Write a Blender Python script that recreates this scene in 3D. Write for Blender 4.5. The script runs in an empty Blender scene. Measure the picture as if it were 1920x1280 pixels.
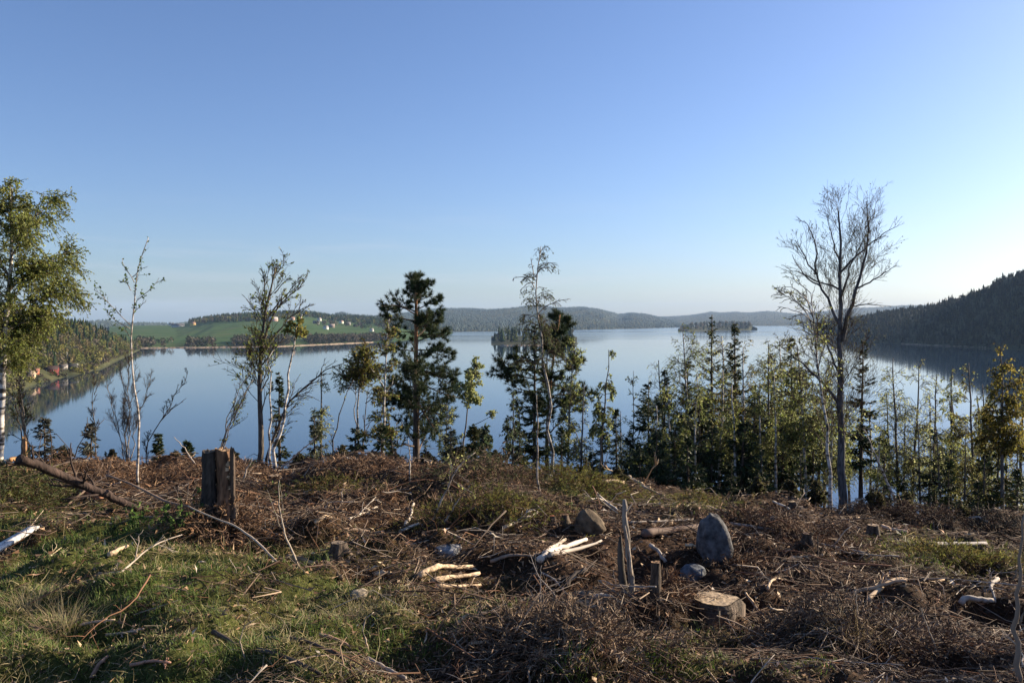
import bpy, math, random
import numpy as np
from mathutils import Vector

sc = bpy.context.scene
COL = sc.collection
R = math.radians
# ------------------------------------------------------------------ camera
F = 1493.0                      # focal length in pixels of the 1920 x 1280 photograph
PITCH = math.atan(40.0 / F)     # the horizon lies 40 px above the middle
CAMZ = 1.7
LAKE = -34.0
cam_d = bpy.data.cameras.new('camera')
cam_d.sensor_width = 36.0
cam_d.lens = 36.0 * F / 1920.0
cam_d.clip_start = 0.05
cam_d.clip_end = 60000
cam = bpy.data.objects.new('camera', cam_d)
COL.objects.link(cam)
cam.location = (0, 0, CAMZ)
cam.rotation_euler = (math.pi / 2 - PITCH, 0, 0)
sc.camera = cam
# ------------------------------------------------------------------ light
SUN_AZ, SUN_EL = R(64), R(20)   # clockwise from +Y (the view direction)
w = bpy.data.worlds.new('World')
sc.world = w
w.use_nodes = True
nt = w.node_tree
bg = nt.nodes['Background']
sky = nt.nodes.new('ShaderNodeTexSky')
sky.sky_type = 'NISHITA'
sky.sun_disc = False
sky.sun_elevation = SUN_EL
sky.sun_rotation = SUN_AZ
sky.altitude = 0
sky.air_density = 1.0
sky.dust_density = 0.8
sky.ozone_density = 2.5
tint = nt.nodes.new('ShaderNodeMix'); tint.data_type = 'RGBA'; tint.blend_type = 'MULTIPLY'; tint.inputs[0].default_value = 1
tint.inputs[7].default_value = (.90, .98, 1.24, 1)
nt.links.new(sky.outputs[0], tint.inputs[6])
# faint streaks of high cloud low over the lake
wc = nt.nodes.new('ShaderNodeTexCoord'); wm = nt.nodes.new('ShaderNodeMapping'); wm.inputs['Scale'].default_value = (2.2, 2.2, 26); wm.inputs['Rotation'].default_value = (.03, .05, .3)
wn = nt.nodes.new('ShaderNodeTexNoise'); wn.inputs['Scale'].default_value = 1.6; wn.inputs['Detail'].default_value = 6; wn.inputs['Roughness'].default_value = .6
nt.links.new(wc.outputs['Generated'], wm.inputs[0]); nt.links.new(wm.outputs[0], wn.inputs[0])
wr = nt.nodes.new('ShaderNodeMapRange'); wr.inputs[1].default_value = .52; wr.inputs[2].default_value = .78; wr.inputs[4].default_value = .30; nt.links.new(wn.outputs[0], wr.inputs[0])
wz = nt.nodes.new('ShaderNodeSeparateXYZ'); nt.links.new(wc.outputs['Generated'], wz.inputs[0])
wf = nt.nodes.new('ShaderNodeMapRange'); wf.inputs[1].default_value = .16; wf.inputs[2].default_value = .03; nt.links.new(wz.outputs['Z'], wf.inputs[0])
wp = nt.nodes.new('ShaderNodeMath'); wp.operation = 'MULTIPLY'; nt.links.new(wr.outputs[0], wp.inputs[0]); nt.links.new(wf.outputs[0], wp.inputs[1])
cl = nt.nodes.new('ShaderNodeMix'); cl.data_type = 'RGBA'; cl.inputs[7].default_value = (6.2, 5.9, 6.3, 1)
nt.links.new(wp.outputs[0], cl.inputs[0]); nt.links.new(tint.outputs[2], cl.inputs[6]); nt.links.new(cl.outputs[2], bg.inputs[0])
bg.inputs[1].default_value = 0.061
sun_d = bpy.data.lights.new('sun', 'SUN')
sun_d.energy = 5.0
sun_d.angle = R(0.5)
sun_d.color = (1.0, 0.84, 0.63)
sun = bpy.data.objects.new('sun', sun_d)
COL.objects.link(sun)
SUN_DIR = Vector((math.sin(SUN_AZ) * math.cos(SUN_EL), math.cos(SUN_AZ) * math.cos(SUN_EL), math.sin(SUN_EL)))
sun.rotation_euler = SUN_DIR.to_track_quat('Z', 'Y').to_euler()
sun.location = (60, 20, 40)
vs = sc.view_settings
vs.view_transform = 'Standard'
vs.look = 'None'
vs.exposure = 1.17
vs.gamma = 1.0
vs.use_curve_mapping = False
sc.cycles.max_bounces = 8
sc.cycles.transparent_max_bounces = 8
sc.cycles.volume_bounces = 1
sc.cycles.sample_clamp_indirect = 6.0

# ------------------------------------------------------------------ projection helpers
CP, SP = math.cos(PITCH), math.sin(PITCH)
def W(px, py, d):
    """the world point that pixel (px, py) shows at distance d along +Y"""
    px = np.asarray(px, float); py = np.asarray(py, float); d = np.asarray(d, float)
    cx = (px - 960) / F; cy = (640 - py) / F
    dy = CP + cy * SP
    dz = -SP + cy * CP
    k = d / dy
    return np.stack(np.broadcast_arrays(cx * k, d, CAMZ + dz * k), -1)
def PX(p):
    p = np.asarray(p, float)
    x, y, z = p[..., 0], p[..., 1], p[..., 2] - CAMZ
    f = y * CP - z * SP
    return 960 + F * x / f, 640 - F * (y * SP + z * CP) / f
def lake_d(py):
    """distance along +Y at which the lake surface shows at row py"""
    cy = (640 - py) / F
    return (LAKE - CAMZ) * (CP + cy * SP) / (-SP + cy * CP)

# ------------------------------------------------------------------ noise
def _h(i, j, s):
    n = (i.astype(np.int64) * 374761393 + j.astype(np.int64) * 668265263 + s * 974634777) & 0xffffffff
    n = ((n ^ (n >> 13)) * 1274126177) & 0xffffffff
    return ((n ^ (n >> 16)) & 0xffffff) / float(0xffffff)
def vnoise(x, y, s=0):
    x = np.asarray(x, float); y = np.asarray(y, float)
    i = np.floor(x); j = np.floor(y); u = x - i; v = y - j
    u = u * u * u * (u * (6 * u - 15) + 10); v = v * v * v * (v * (6 * v - 15) + 10)
    a, b, c, d = _h(i, j, s), _h(i + 1, j, s), _h(i, j + 1, s), _h(i + 1, j + 1, s)
    return ((a * (1 - u) + b * u) * (1 - v) + (c * (1 - u) + d * u) * v) * 2 - 1
def fbm(x, y, o=4, s=0, g=.5):
    t = 0; a = 1.0
    for k in range(o):
        t = t + a * vnoise(np.asarray(x) * 2 ** k + 17.3 * k, np.asarray(y) * 2 ** k - 9.1 * k, s + k); a *= g
    return t
def sm(a, b, x):
    t = np.clip((np.asarray(x, float) - a) / (b - a), 0, 1)
    return t * t * (3 - 2 * t)

# ------------------------------------------------------------------ mesh building
class MB:
    def __init__(s):
        s.v, s.c, s.f3, s.f4, s.n = [], [], [], [], 0
    def add(s, v, f3=None, f4=None, c=(.5, .5, .5)):
        v = np.asarray(v, float).reshape(-1, 3)
        c = np.asarray(c, float)
        if c.ndim == 1: c = np.broadcast_to(c, (len(v), 3))
        s.v.append(v); s.c.append(c)
        if f3 is not None and len(f3): s.f3.append(np.asarray(f3, np.int64).reshape(-1, 3) + s.n)
        if f4 is not None and len(f4): s.f4.append(np.asarray(f4, np.int64).reshape(-1, 4) + s.n)
        s.n += len(v)
        return s
    def mesh(s, name, mat, smooth=False):
        me = bpy.data.meshes.new(name)
        if not s.n: return me
        v = np.concatenate(s.v).astype(np.float32); c = np.concatenate(s.c)
        f3 = np.concatenate(s.f3) if s.f3 else np.zeros((0, 3), np.int64)
        f4 = np.concatenate(s.f4) if s.f4 else np.zeros((0, 4), np.int64)
        lv = np.concatenate([f3.ravel(), f4.ravel()]).astype(np.int32)
        ls = np.concatenate([np.arange(len(f3)) * 3, len(f3) * 3 + np.arange(len(f4)) * 4]).astype(np.int32)
        me.vertices.add(len(v)); me.vertices.foreach_set('co', v.ravel())
        me.loops.add(len(lv)); me.loops.foreach_set('vertex_index', lv)
        me.polygons.add(len(ls)); me.polygons.foreach_set('loop_start', ls)
        if smooth: me.polygons.foreach_set('use_smooth', np.ones(len(ls), bool))
        at = me.attributes.new('Col', 'FLOAT_COLOR', 'POINT')
        rgba = np.ones((len(v), 4), np.float32); rgba[:, :3] = c
        at.data.foreach_set('color', rgba.ravel())
        me.materials.append(mat)
        me.update(calc_edges=True)
        return me
    def build(s, name, mat, parent=None, smooth=False):
        o = bpy.data.objects.new(name, s.mesh(name, mat, smooth))
        COL.objects.link(o)
        if parent is not None: o.parent = parent
        return o
def tag(o, label=None, cat=None, group=None, kind=None):
    if label: o['label'] = label
    if cat: o['category'] = cat
    if group: o['group'] = group
    if kind: o['kind'] = kind
    return o
def empty(name, loc=(0, 0, 0), label=None, cat=None, group=None):
    o = bpy.data.objects.new(name, None)
    o.empty_display_size = .2
    COL.objects.link(o)
    o.location = [float(a) for a in loc]
    return tag(o, label, cat, group)
def unit(v):
    return v / np.maximum(np.linalg.norm(v, axis=-1, keepdims=True), 1e-9)
def tubes(mb, P, rad, sides=5, col=(.2, .15, .1), cap=True):
    """P (N,K,3) polylines, rad (N,K) or (K,) radii; col (3,), (N,3) or (N,K,3)"""
    P = np.asarray(P, float)
    if P.ndim == 2: P = P[None]
    N, K, _ = P.shape
    rad = np.broadcast_to(np.asarray(rad, float), (N, K))
    T = np.gradient(P, axis=1); T = unit(T)
    m = unit(P[:, -1] - P[:, 0])
    ref = np.where(np.abs(m[:, 2:3]) > .75, np.array([[0, 1., 0]]), np.array([[0, 0, 1.]]))[:, None, :]
    A = unit(np.cross(T, np.broadcast_to(ref, T.shape))); B = np.cross(T, A)
    a = np.arange(sides) * 2 * math.pi / sides
    ring = P[:, :, None] + rad[:, :, None, None] * (A[:, :, None] * np.cos(a)[:, None] + B[:, :, None] * np.sin(a)[:, None])
    c = np.asarray(col, float)
    if c.ndim == 2: c = c[:, None, :]
    c = np.broadcast_to(c, (N, K, 3))[:, :, None, :]
    c = np.broadcast_to(c, (N, K, sides, 3)).reshape(-1, 3)
    k = np.arange(K - 1)[:, None] * sides; q = np.arange(sides)[None]
    q2 = (q + 1) % sides
    f = np.stack([k + q, k + q2, k + sides + q2, k + sides + q], -1).reshape(-1, 4)
    f = (np.arange(N)[:, None, None] * K * sides + f[None]).reshape(-1, 4)
    v = ring.reshape(-1, 3)
    f3 = []
    if cap:
        if sides == 3:
            f3 = np.array([[0, 2, 1]]) + np.arange(N)[:, None] * K * sides
            f3 = np.concatenate([f3, np.array([[0, 1, 2]]) + (np.arange(N)[:, None] * K + K - 1) * sides])
        else:
            fan = np.stack([np.zeros(sides - 2, int), np.arange(1, sides - 1), np.arange(2, sides)], -1)
            b0 = (np.arange(N) * K * sides)[:, None, None]
            f3 = np.concatenate([(fan[None, :, ::-1] + b0).reshape(-1, 3), (fan[None] + b0 + (K - 1) * sides).reshape(-1, 3)])
    mb.add(v, f3, f, c)
    return mb
def rand_unit(rng, n):
    return unit(rng.normal(size=(n, 3)))
def diamonds(mb, P, D, L, wd, col, rng, flat=None):
    """leaf quads: from P along unit D, length L, width wd; flat = preferred normal"""
    n = len(P)
    if n == 0: return mb
    L = np.broadcast_to(np.asarray(L, float), (n,))[:, None]; wd = np.broadcast_to(np.asarray(wd, float), (n,))[:, None]
    nr = rand_unit(rng, n)
    if flat is not None: nr = nr * .5 + np.asarray(flat, float)
    S = unit(np.cross(D, nr))
    bend = np.cross(S, D) * L * rng.uniform(-.15, .15, (n, 1))
    v = np.stack([P, P + D * L * .45 + S * wd * .5 + bend, P + D * L, P + D * L * .45 - S * wd * .5 + bend], 1).reshape(-1, 3)
    f = np.arange(n)[:, None] * 4 + np.arange(4)
    c = np.asarray(col, float)
    if c.ndim == 2: c = np.repeat(c, 4, 0)
    return mb.add(v, None, f, c)
def spikes(mb, P, D, L, wd, col, rng):
    """needles: one narrow triangle each"""
    n = len(P)
    L = np.broadcast_to(np.asarray(L, float), (n,))[:, None]; wd = np.broadcast_to(np.asarray(wd, float), (n,))[:, None]
    S = unit(np.cross(D, rand_unit(rng, n))) * wd * .5
    v = np.stack([P - S, P + S, P + D * L], 1).reshape(-1, 3)
    return mb.add(v, np.arange(n)[:, None] * 3 + np.arange(3), None, np.repeat(np.broadcast_to(np.asarray(col, float), (n, 3)), 3, 0))
def blades(mb, P, D, L, wd, lean, col):
    """grass blades: 5 vertices each, bending along lean"""
    n = len(P)
    L = np.broadcast_to(np.asarray(L, float), (n,))[:, None]; wd = np.broadcast_to(np.asarray(wd, float), (n,))[:, None]
    S = unit(np.cross(D, lean + 1e-4)) * wd * .5
    m = P + D * L * .55 + lean * L * .18
    t = P + D * L * .9 + lean * L * .6
    v = np.stack([P - S, P + S, m - S * .7, m + S * .7, t], 1).reshape(-1, 3)
    b = np.arange(n)[:, None, None] * 5
    f = (np.array([[0, 1, 3], [0, 3, 2], [2, 3, 4]])[None] + b).reshape(-1, 3)
    return mb.add(v, f, None, np.repeat(np.asarray(col, float), 5, 0))
def mixcol(rng, n, cols, wts=None, var=.18):
    cols = np.asarray(cols, float)
    k = rng.choice(len(cols), n, p=wts)
    return np.clip(cols[k] * (1 + rng.normal(0, var, (n, 1))), .004, 1)

# ------------------------------------------------------------------ materials
def new_mat(name):
    m = bpy.data.materials.new(name); m.use_nodes = True
    n = m.node_tree.nodes; l = m.node_tree.links
    return m, n, l, n['Principled BSDF'], n['Material Output']
def ramp(n, stops):
    r = n.new('ShaderNodeValToRGB'); e = r.color_ramp.elements
    while len(e) < len(stops): e.new(.5)
    for k, (p, c) in enumerate(stops):
        e[k].position = p; e[k].color = (*c, 1) if len(c) == 3 else c
    return r
def attr_mat(name, rough=.8, grain=0, translucent=0, bump=0, stretch=(1, 1, 1), spec=.3):
    """colour from the Col attribute, with optional grain, relief and light passing through leaves"""
    m, n, l, p, out = new_mat(name)
    a = n.new('ShaderNodeAttribute'); a.attribute_name = 'Col'
    p.inputs['Roughness'].default_value = rough
    p.inputs['Specular IOR Level'].default_value = spec
    src = a.outputs['Color']
    if grain:
        tc = n.new('ShaderNodeTexCoord'); mp = n.new('ShaderNodeMapping'); mp.inputs['Scale'].default_value = stretch
        no = n.new('ShaderNodeTexNoise'); no.inputs['Scale'].default_value = grain; no.inputs['Detail'].default_value = 4
        l.new(tc.outputs['Object'], mp.inputs[0]); l.new(mp.outputs[0], no.inputs[0])
        r = ramp(n, [(.3, (.35, .35, .35)), (.7, (1.55, 1.55, 1.55))])
        l.new(no.outputs[0], r.inputs[0])
        mx = n.new('ShaderNodeMix'); mx.data_type = 'RGBA'; mx.blend_type = 'MULTIPLY'; mx.inputs[0].default_value = 1
        l.new(src, mx.inputs[6]); l.new(r.outputs[0], mx.inputs[7]); src = mx.outputs[2]
        if bump:
            b = n.new('ShaderNodeBump'); b.inputs['Strength'].default_value = bump; b.inputs['Distance'].default_value = .02
            l.new(no.outputs[0], b.inputs['Height']); l.new(b.outputs[0], p.inputs['Normal'])
    l.new(src, p.inputs['Base Color'])
    if translucent:
        t = n.new('ShaderNodeBsdfTranslucent'); l.new(src, t.inputs[0])
        mix = n.new('ShaderNodeMixShader'); mix.inputs[0].default_value = translucent
        l.new(p.outputs[0], mix.inputs[1]); l.new(t.outputs[0], mix.inputs[2]); l.new(mix.outputs[0], out.inputs[0])
    return m
M_LEAF = attr_mat('leaf', .6, translucent=.72)
M_NEEDLE = attr_mat('needles', .65, translucent=.2)
M_GRASS = attr_mat('grass_blades', .6, translucent=.4)
M_TWIG = attr_mat('twig_bark', .8)
M_BARK = attr_mat('rough_bark', .9, grain=26, bump=1.0, stretch=(1, 1, .2))
M_WOOD = attr_mat('split_wood', .75, grain=30, bump=.3, stretch=(1, 1, 1))
M_STONE = attr_mat('lichen_stone', .9, grain=16, bump=.9)
M_PAINT = attr_mat('painted_boards', .7)
M_FAR = attr_mat('far_foliage', .9, translucent=.15, spec=.1)
def birch_bark():
    m, n, l, p, out = new_mat('birch_bark')
    a = n.new('ShaderNodeAttribute'); a.attribute_name = 'Col'
    tc = n.new('ShaderNodeTexCoord'); mp = n.new('ShaderNodeMapping'); mp.inputs['Scale'].default_value = (2.2, 2.2, 9)
    no = n.new('ShaderNodeTexNoise'); no.inputs['Scale'].default_value = 1.6; no.inputs['Detail'].default_value = 5
    l.new(tc.outputs['Object'], mp.inputs[0]); l.new(mp.outputs[0], no.inputs[0])
    r = ramp(n, [(.40, (.07, .06, .05)), (.47, (.55, .5, .45)), (.56, (1, 1, 1))])
    l.new(no.outputs[0], r.inputs[0])
    mx = n.new('ShaderNodeMix'); mx.data_type = 'RGBA'; mx.blend_type = 'MULTIPLY'; mx.inputs[0].default_value = 1
    l.new(a.outputs[0], mx.inputs[6]); l.new(r.outputs[0], mx.inputs[7]); l.new(mx.outputs[2], p.inputs['Base Color'])
    p.inputs['Roughness'].default_value = .7
    return m
M_BIRCH = birch_bark()
# ------------------------------------------------------------------ near ground
LIP_D = 12.5
_lp = np.array([(-500, 885), (0, 872), (250, 872), (350, 874), (500, 890), (620, 878), (740, 880), (960, 897), (1090, 912), (1200, 922),
                (1290, 930), (1400, 950), (1600, 972), (1750, 990), (1920, 1008), (2400, 1035)], float)
_lz = W(_lp[:, 0], _lp[:, 1], LIP_D)[:, 2]
_lu = (_lp[:, 0] - 960) / F
MOUND_SPEC = [  # px, row, radius across, radius along, height
    (1205, 908, .95, .8, .28), (1700, 975, 1.1, .6, .16), (915, 905, .9, .8, .22), (690, 884, .9, .6, .05), (30, 915, 1.0, .8, .22),
    (400, 965, .8, .7, .10), (1240, 1064, .48, .45, -.55), (1120, 985, .8, .5, .12), (835, 1222, .42, .26, -.20), (560, 1078, .8, .4, .12),
    (1915, 1000, .9, .8, .30), (260, 1108, .8, .4, .10), (1560, 1180, .9, .35, -.14), (1000, 1190, .5, .3, .10), (1430, 985, .9, .6, .12),
    (700, 1098, .55, .22, -.15), (600, 1035, .7, .25, -.15), (1250, 1240, .6, .3, .08), (150, 1135, .7, .25, -.10), (1740, 1150, .9, .35, -.18),
    (960, 1012, 1.2, .35, -.10), (300, 1008, .8, .3, -.10), (690, 955, 1.0, .4, -.10), (1610, 1075, .9, .4, .10), (880, 1130, .6, .25, -.10),
    (480, 950, .5, .18, -.14), (575, 1003, .5, .14, -.15), (655, 1006, .45, .14, -.16), (765, 1000, .4, .16, -.16), (890, 1042, .5, .15, -.16), (1150, 1062, .35, .15, -.16), (1480, 1142, .5, .14, -.16), (1580, 1128, .5, .13, -.14),
    (1830, 1140, .5, .16, -.20), (1250, 1172, .3, .12, -.12), (430, 1104, .4, .15, -.14), (175, 1028, .4, .14, -.12), (330, 1072, .35, .12, -.12), (100, 1242, .4, .12, -.12), (1010, 1262, .35, .12, -.14), (1680, 1240, .4, .12, -.12), (1040, 1150, .4, .12, -.12), (1330, 1210, .3, .1, -.10)]
MOUNDS = []
def zg(x, y):
    x = np.asarray(x, float); y = np.asarray(y, float)
    ys = np.maximum(y, 2.0)
    u = np.clip(x / ys, -1.1, 1.1)
    zl = np.interp(u, _lu, _lz)
    t = np.clip(y, 0, LIP_D) / LIP_D
    z = zl * t ** 1.25
    z = np.where(y < 0, y * .03, z)
    over = np.maximum(y - LIP_D - .3 * vnoise(x * .6, y * 0 + 3., 5), 0)
    z = z - .47 * over * over / (over + 1.6)
    side = np.maximum(np.abs(x) - 25, 0)
    z = np.maximum(z, LAKE - 2.5)
    near = sm(40, 14, y) * sm(40, 20, np.abs(x))
    for cx, d, ra, rl, h in MOUNDS:
        q = ((x - cx) / ra) ** 2 + ((y - d) / rl) ** 2
        z = z + h * np.exp(-q)
    z = z + near * (.10 * fbm(x * .9, y * 1.3, 3, 3) + .085 * fbm(x * 2.6, y * 3.3, 3, 8) + .016 * fbm(x * 12, y * 12, 2, 12))
    z = z + (1 - near) * .5 * fbm(x * .08, y * .08, 3, 4) * sm(14, 40, np.abs(y) + np.abs(x) * .5) * sm(95, 60, y)
    return z
def ground_hit(px, py, d0=2.2, d1=16.0):
    """where the sight line through (px, py) meets the near ground"""
    d = np.exp(np.linspace(math.log(d0), math.log(d1), 700))
    p = W(px, py, d)
    below = p[:, 2] <= zg(p[:, 0], p[:, 1])
    k = int(np.argmax(below)) if below.any() else len(d) - 1
    return p[k]
_m = [(*ground_hit(q[0], q[1])[:2], *q[2:]) for q in MOUND_SPEC]
MOUNDS.extend(_m)
def axis(a, b, fine, lo, hi, grow=1.12):
    mid = list(np.arange(a, b, fine)); s = fine
    left, x = [], a
    while x > lo:
        s *= grow; x -= s; left.append(x)
    right, x, s = [], mid[-1], fine
    while x < hi:
        s *= grow; x += s; right.append(x)
    return np.array(left[::-1] + mid + right)
def axis_y():
    ys, y = [], 2.6
    while y < 14.5:
        ys.append(y); y += .0115 * y
    s, y2, back = .025, 2.6, []
    while y2 > -45:
        s *= 1.2; y2 -= s; back.append(y2)
    s = .13; y = ys[-1]; fwd = []
    while y < 108:
        s *= 1.06; y += s; fwd.append(y)
    return np.array(back[::-1] + ys + fwd)
GX = axis(-8.2, 8.2, .049, -330, 330, 1.09); GY = axis_y()
gxx, gyy = np.meshgrid(GX, GY)
gz = zg(gxx, gyy)

def gauss(px, py, cx, cy, sx, sy): return np.exp(-((px - cx) / sx) ** 2 - ((py - cy) / sy) ** 2)
def green_amount(x, y, z):
    """how green (grass, moss) the clearing is at a world point: patches as they lie in the photograph"""
    px, py = PX(np.stack([x, y, z], -1))
    g = .95 * gauss(px, py, 330, 1090, 330, 75) + .9 * gauss(px, py, 110, 1010, 150, 60) + .7 * gauss(px, py, 560, 1210, 200, 60) \
        + .8 * gauss(px, py, 60, 1230, 260, 70) + .55 * gauss(px, py, 760, 1130, 170, 60) + .8 * gauss(px, py, 1090, 925, 75, 30) \
        + .5 * gauss(px, py, 900, 960, 90, 45) + .55 * gauss(px, py, 1240, 1235, 130, 50) + .5 * gauss(px, py, 1800, 1050, 130, 35) \
        + .5 * gauss(px, py, 1290, 950, 90, 25) + .4 * gauss(px, py, 1500, 1230, 90, 40) + .35 * gauss(px, py, 700, 1260, 300, 40) \
        + .3 * gauss(px, py, 1660, 1020, 90, 30)
    front = (y > 1.5)
    g = g + .75 * sm(760, 250, px) * sm(965, 1040, py)
    g = np.where(front, g, .5)
    return np.clip(g * (1.0 + .9 * fbm(x * 1.6, y * 1.6, 3, 21)), 0, 1)
ga = green_amount(gxx, gyy, gz)
def soil_mat():
    m, n, l, p, out = new_mat('forest_soil')
    a = n.new('ShaderNodeAttribute'); a.attribute_name = 'Col'
    tc = n.new('ShaderNodeTexCoord')
    no = n.new('ShaderNodeTexNoise'); no.inputs['Scale'].default_value = 22; no.inputs['Detail'].default_value = 7; no.inputs['Roughness'].default_value = .7
    l.new(tc.outputs['Object'], no.inputs[0])
    r = ramp(n, [(.3, (.010, .006, .004)), (.5, (.036, .019, .010)), (.62, (.085, .042, .020)), (.78, (.18, .11, .06))])
    l.new(no.outputs[0], r.inputs[0])
    n2 = n.new('ShaderNodeTexNoise'); n2.inputs['Scale'].default_value = 30; n2.inputs['Detail'].default_value = 6
    l.new(tc.outputs['Object'], n2.inputs[0])
    r2 = ramp(n, [(.3, (.018, .022, .006)), (.5, (.055, .062, .014)), (.7, (.13, .125, .035))])
    l.new(n2.outputs[0], r2.inputs[0])
    mx = n.new('ShaderNodeMix'); mx.data_type = 'RGBA'
    sep = n.new('ShaderNodeSeparateColor'); l.new(a.outputs[0], sep.inputs[0]); l.new(sep.outputs[0], mx.inputs[0])
    l.new(r.outputs[0], mx.inputs[6]); l.new(r2.outputs[0], mx.inputs[7]); l.new(mx.outputs[2], p.inputs['Base Color'])
    p.inputs['Roughness'].default_value = .95; p.inputs['Specular IOR Level'].default_value = .15
    b = n.new('ShaderNodeBump'); b.inputs['Strength'].default_value = .8; b.inputs['Distance'].default_value = .03
    l.new(no.outputs[0], b.inputs['Height']); l.new(b.outputs[0], p.inputs['Normal'])
    return m
M_SOIL = soil_mat()
def grid_faces(ny, nx):
    i = np.arange(ny - 1)[:, None] * nx + np.arange(nx - 1)[None]
    return np.stack([i, i + 1, i + nx + 1, i + nx], -1).reshape(-1, 4)
mb = MB().add(np.stack([gxx, gyy, gz], -1), None, grid_faces(len(GY), len(GX)), np.stack([ga.ravel()] * 3, -1))
tag(mb.build('ground', M_SOIL, smooth=True), kind='structure')

# ------------------------------------------------------------------ lake
def water_mat():
    m, n, l, p, out = new_mat('lake_water')
    p.inputs['Base Color'].default_value = (.008, .026, .056, 1)
    p.inputs['IOR'].default_value = 1.48
    tc = n.new('ShaderNodeTexCoord')
    mp = n.new('ShaderNodeMapping'); mp.inputs['Scale'].default_value = (.0006, .0035, 1); mp.inputs['Rotation'].default_value = (0, 0, .12)
    no = n.new('ShaderNodeTexNoise'); no.inputs['Scale'].default_value = 1; no.inputs['Detail'].default_value = 3
    l.new(tc.outputs['Object'], mp.inputs[0]); l.new(mp.outputs[0], no.inputs[0])
    r = ramp(n, [(.38, (.07,) * 3), (.48, (.15,) * 3), (.56, (.10,) * 3), (.66, (.25,) * 3)])
    sx = n.new('ShaderNodeSeparateXYZ'); l.new(tc.outputs['Object'], sx.inputs[0])
    far = n.new('ShaderNodeMapRange'); far.inputs[1].default_value = 1400; far.inputs[2].default_value = 1900
    l.new(sx.outputs['Y'], far.inputs[0])
    mu = n.new('ShaderNodeMath'); mu.operation = 'MULTIPLY'
    sb = n.new('ShaderNodeMath'); sb.operation = 'SUBTRACT'; sb.inputs[1].default_value = .05
    ad = n.new('ShaderNodeMath'); ad.operation = 'ADD'; ad.inputs[1].default_value = .05
    l.new(no.outputs[0], r.inputs[0]); l.new(r.outputs[0], sb.inputs[0]); l.new(sb.outputs[0], mu.inputs[0]); l.new(far.outputs[0], mu.inputs[1])
    l.new(mu.outputs[0], ad.inputs[0]); l.new(ad.outputs[0], p.inputs['Roughness'])
    return m
M_WATER = water_mat()
mb = MB().add([(-7200, 60, LAKE), (7200, 60, LAKE), (7200, 11000, LAKE), (-7200, 11000, LAKE)], None, [[0, 1, 2, 3]])
tag(mb.build('lake', M_WATER), kind='structure')

# ------------------------------------------------------------------ hills round the lake
def noise_mat(name, cols, scale, rough=.95, bump=0, dist=1.0):
    m, n, l, p, out = new_mat(name)
    tc = n.new('ShaderNodeTexCoord')
    no = n.new('ShaderNodeTexNoise'); no.inputs['Scale'].default_value = scale; no.inputs['Detail'].default_value = 6; no.inputs['Roughness'].default_value = .6
    l.new(tc.outputs['Object'], no.inputs[0])
    r = ramp(n, cols); l.new(no.outputs[0], r.inputs[0]); l.new(r.outputs[0], p.inputs['Base Color'])
    p.inputs['Roughness'].default_value = rough; p.inputs['Specular IOR Level'].default_value = .1
    if bump:
        b = n.new('ShaderNodeBump'); b.inputs['Strength'].default_value = bump; b.inputs['Distance'].default_value = dist
        l.new(no.outputs[0], b.inputs['Height']); l.new(b.outputs[0], p.inputs['Normal'])
    return m
M_FLOOR = noise_mat('forest_floor', [(.3, (.022, .026, .012)), (.6, (.06, .062, .028)), (.8, (.1, .085, .045))], .05)
M_FIELD = noise_mat('green_field', [(.3, (.032, .066, .018)), (.45, (.046, .09, .023)), (.55, (.06, .10, .026)), (.66, (.085, .10, .036))], .02)
M_BANK = noise_mat('shore_stones', [(.3, (.16, .12, .085)), (.6, (.32, .25, .18)), (.8, (.42, .36, .28))], .4)
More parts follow.
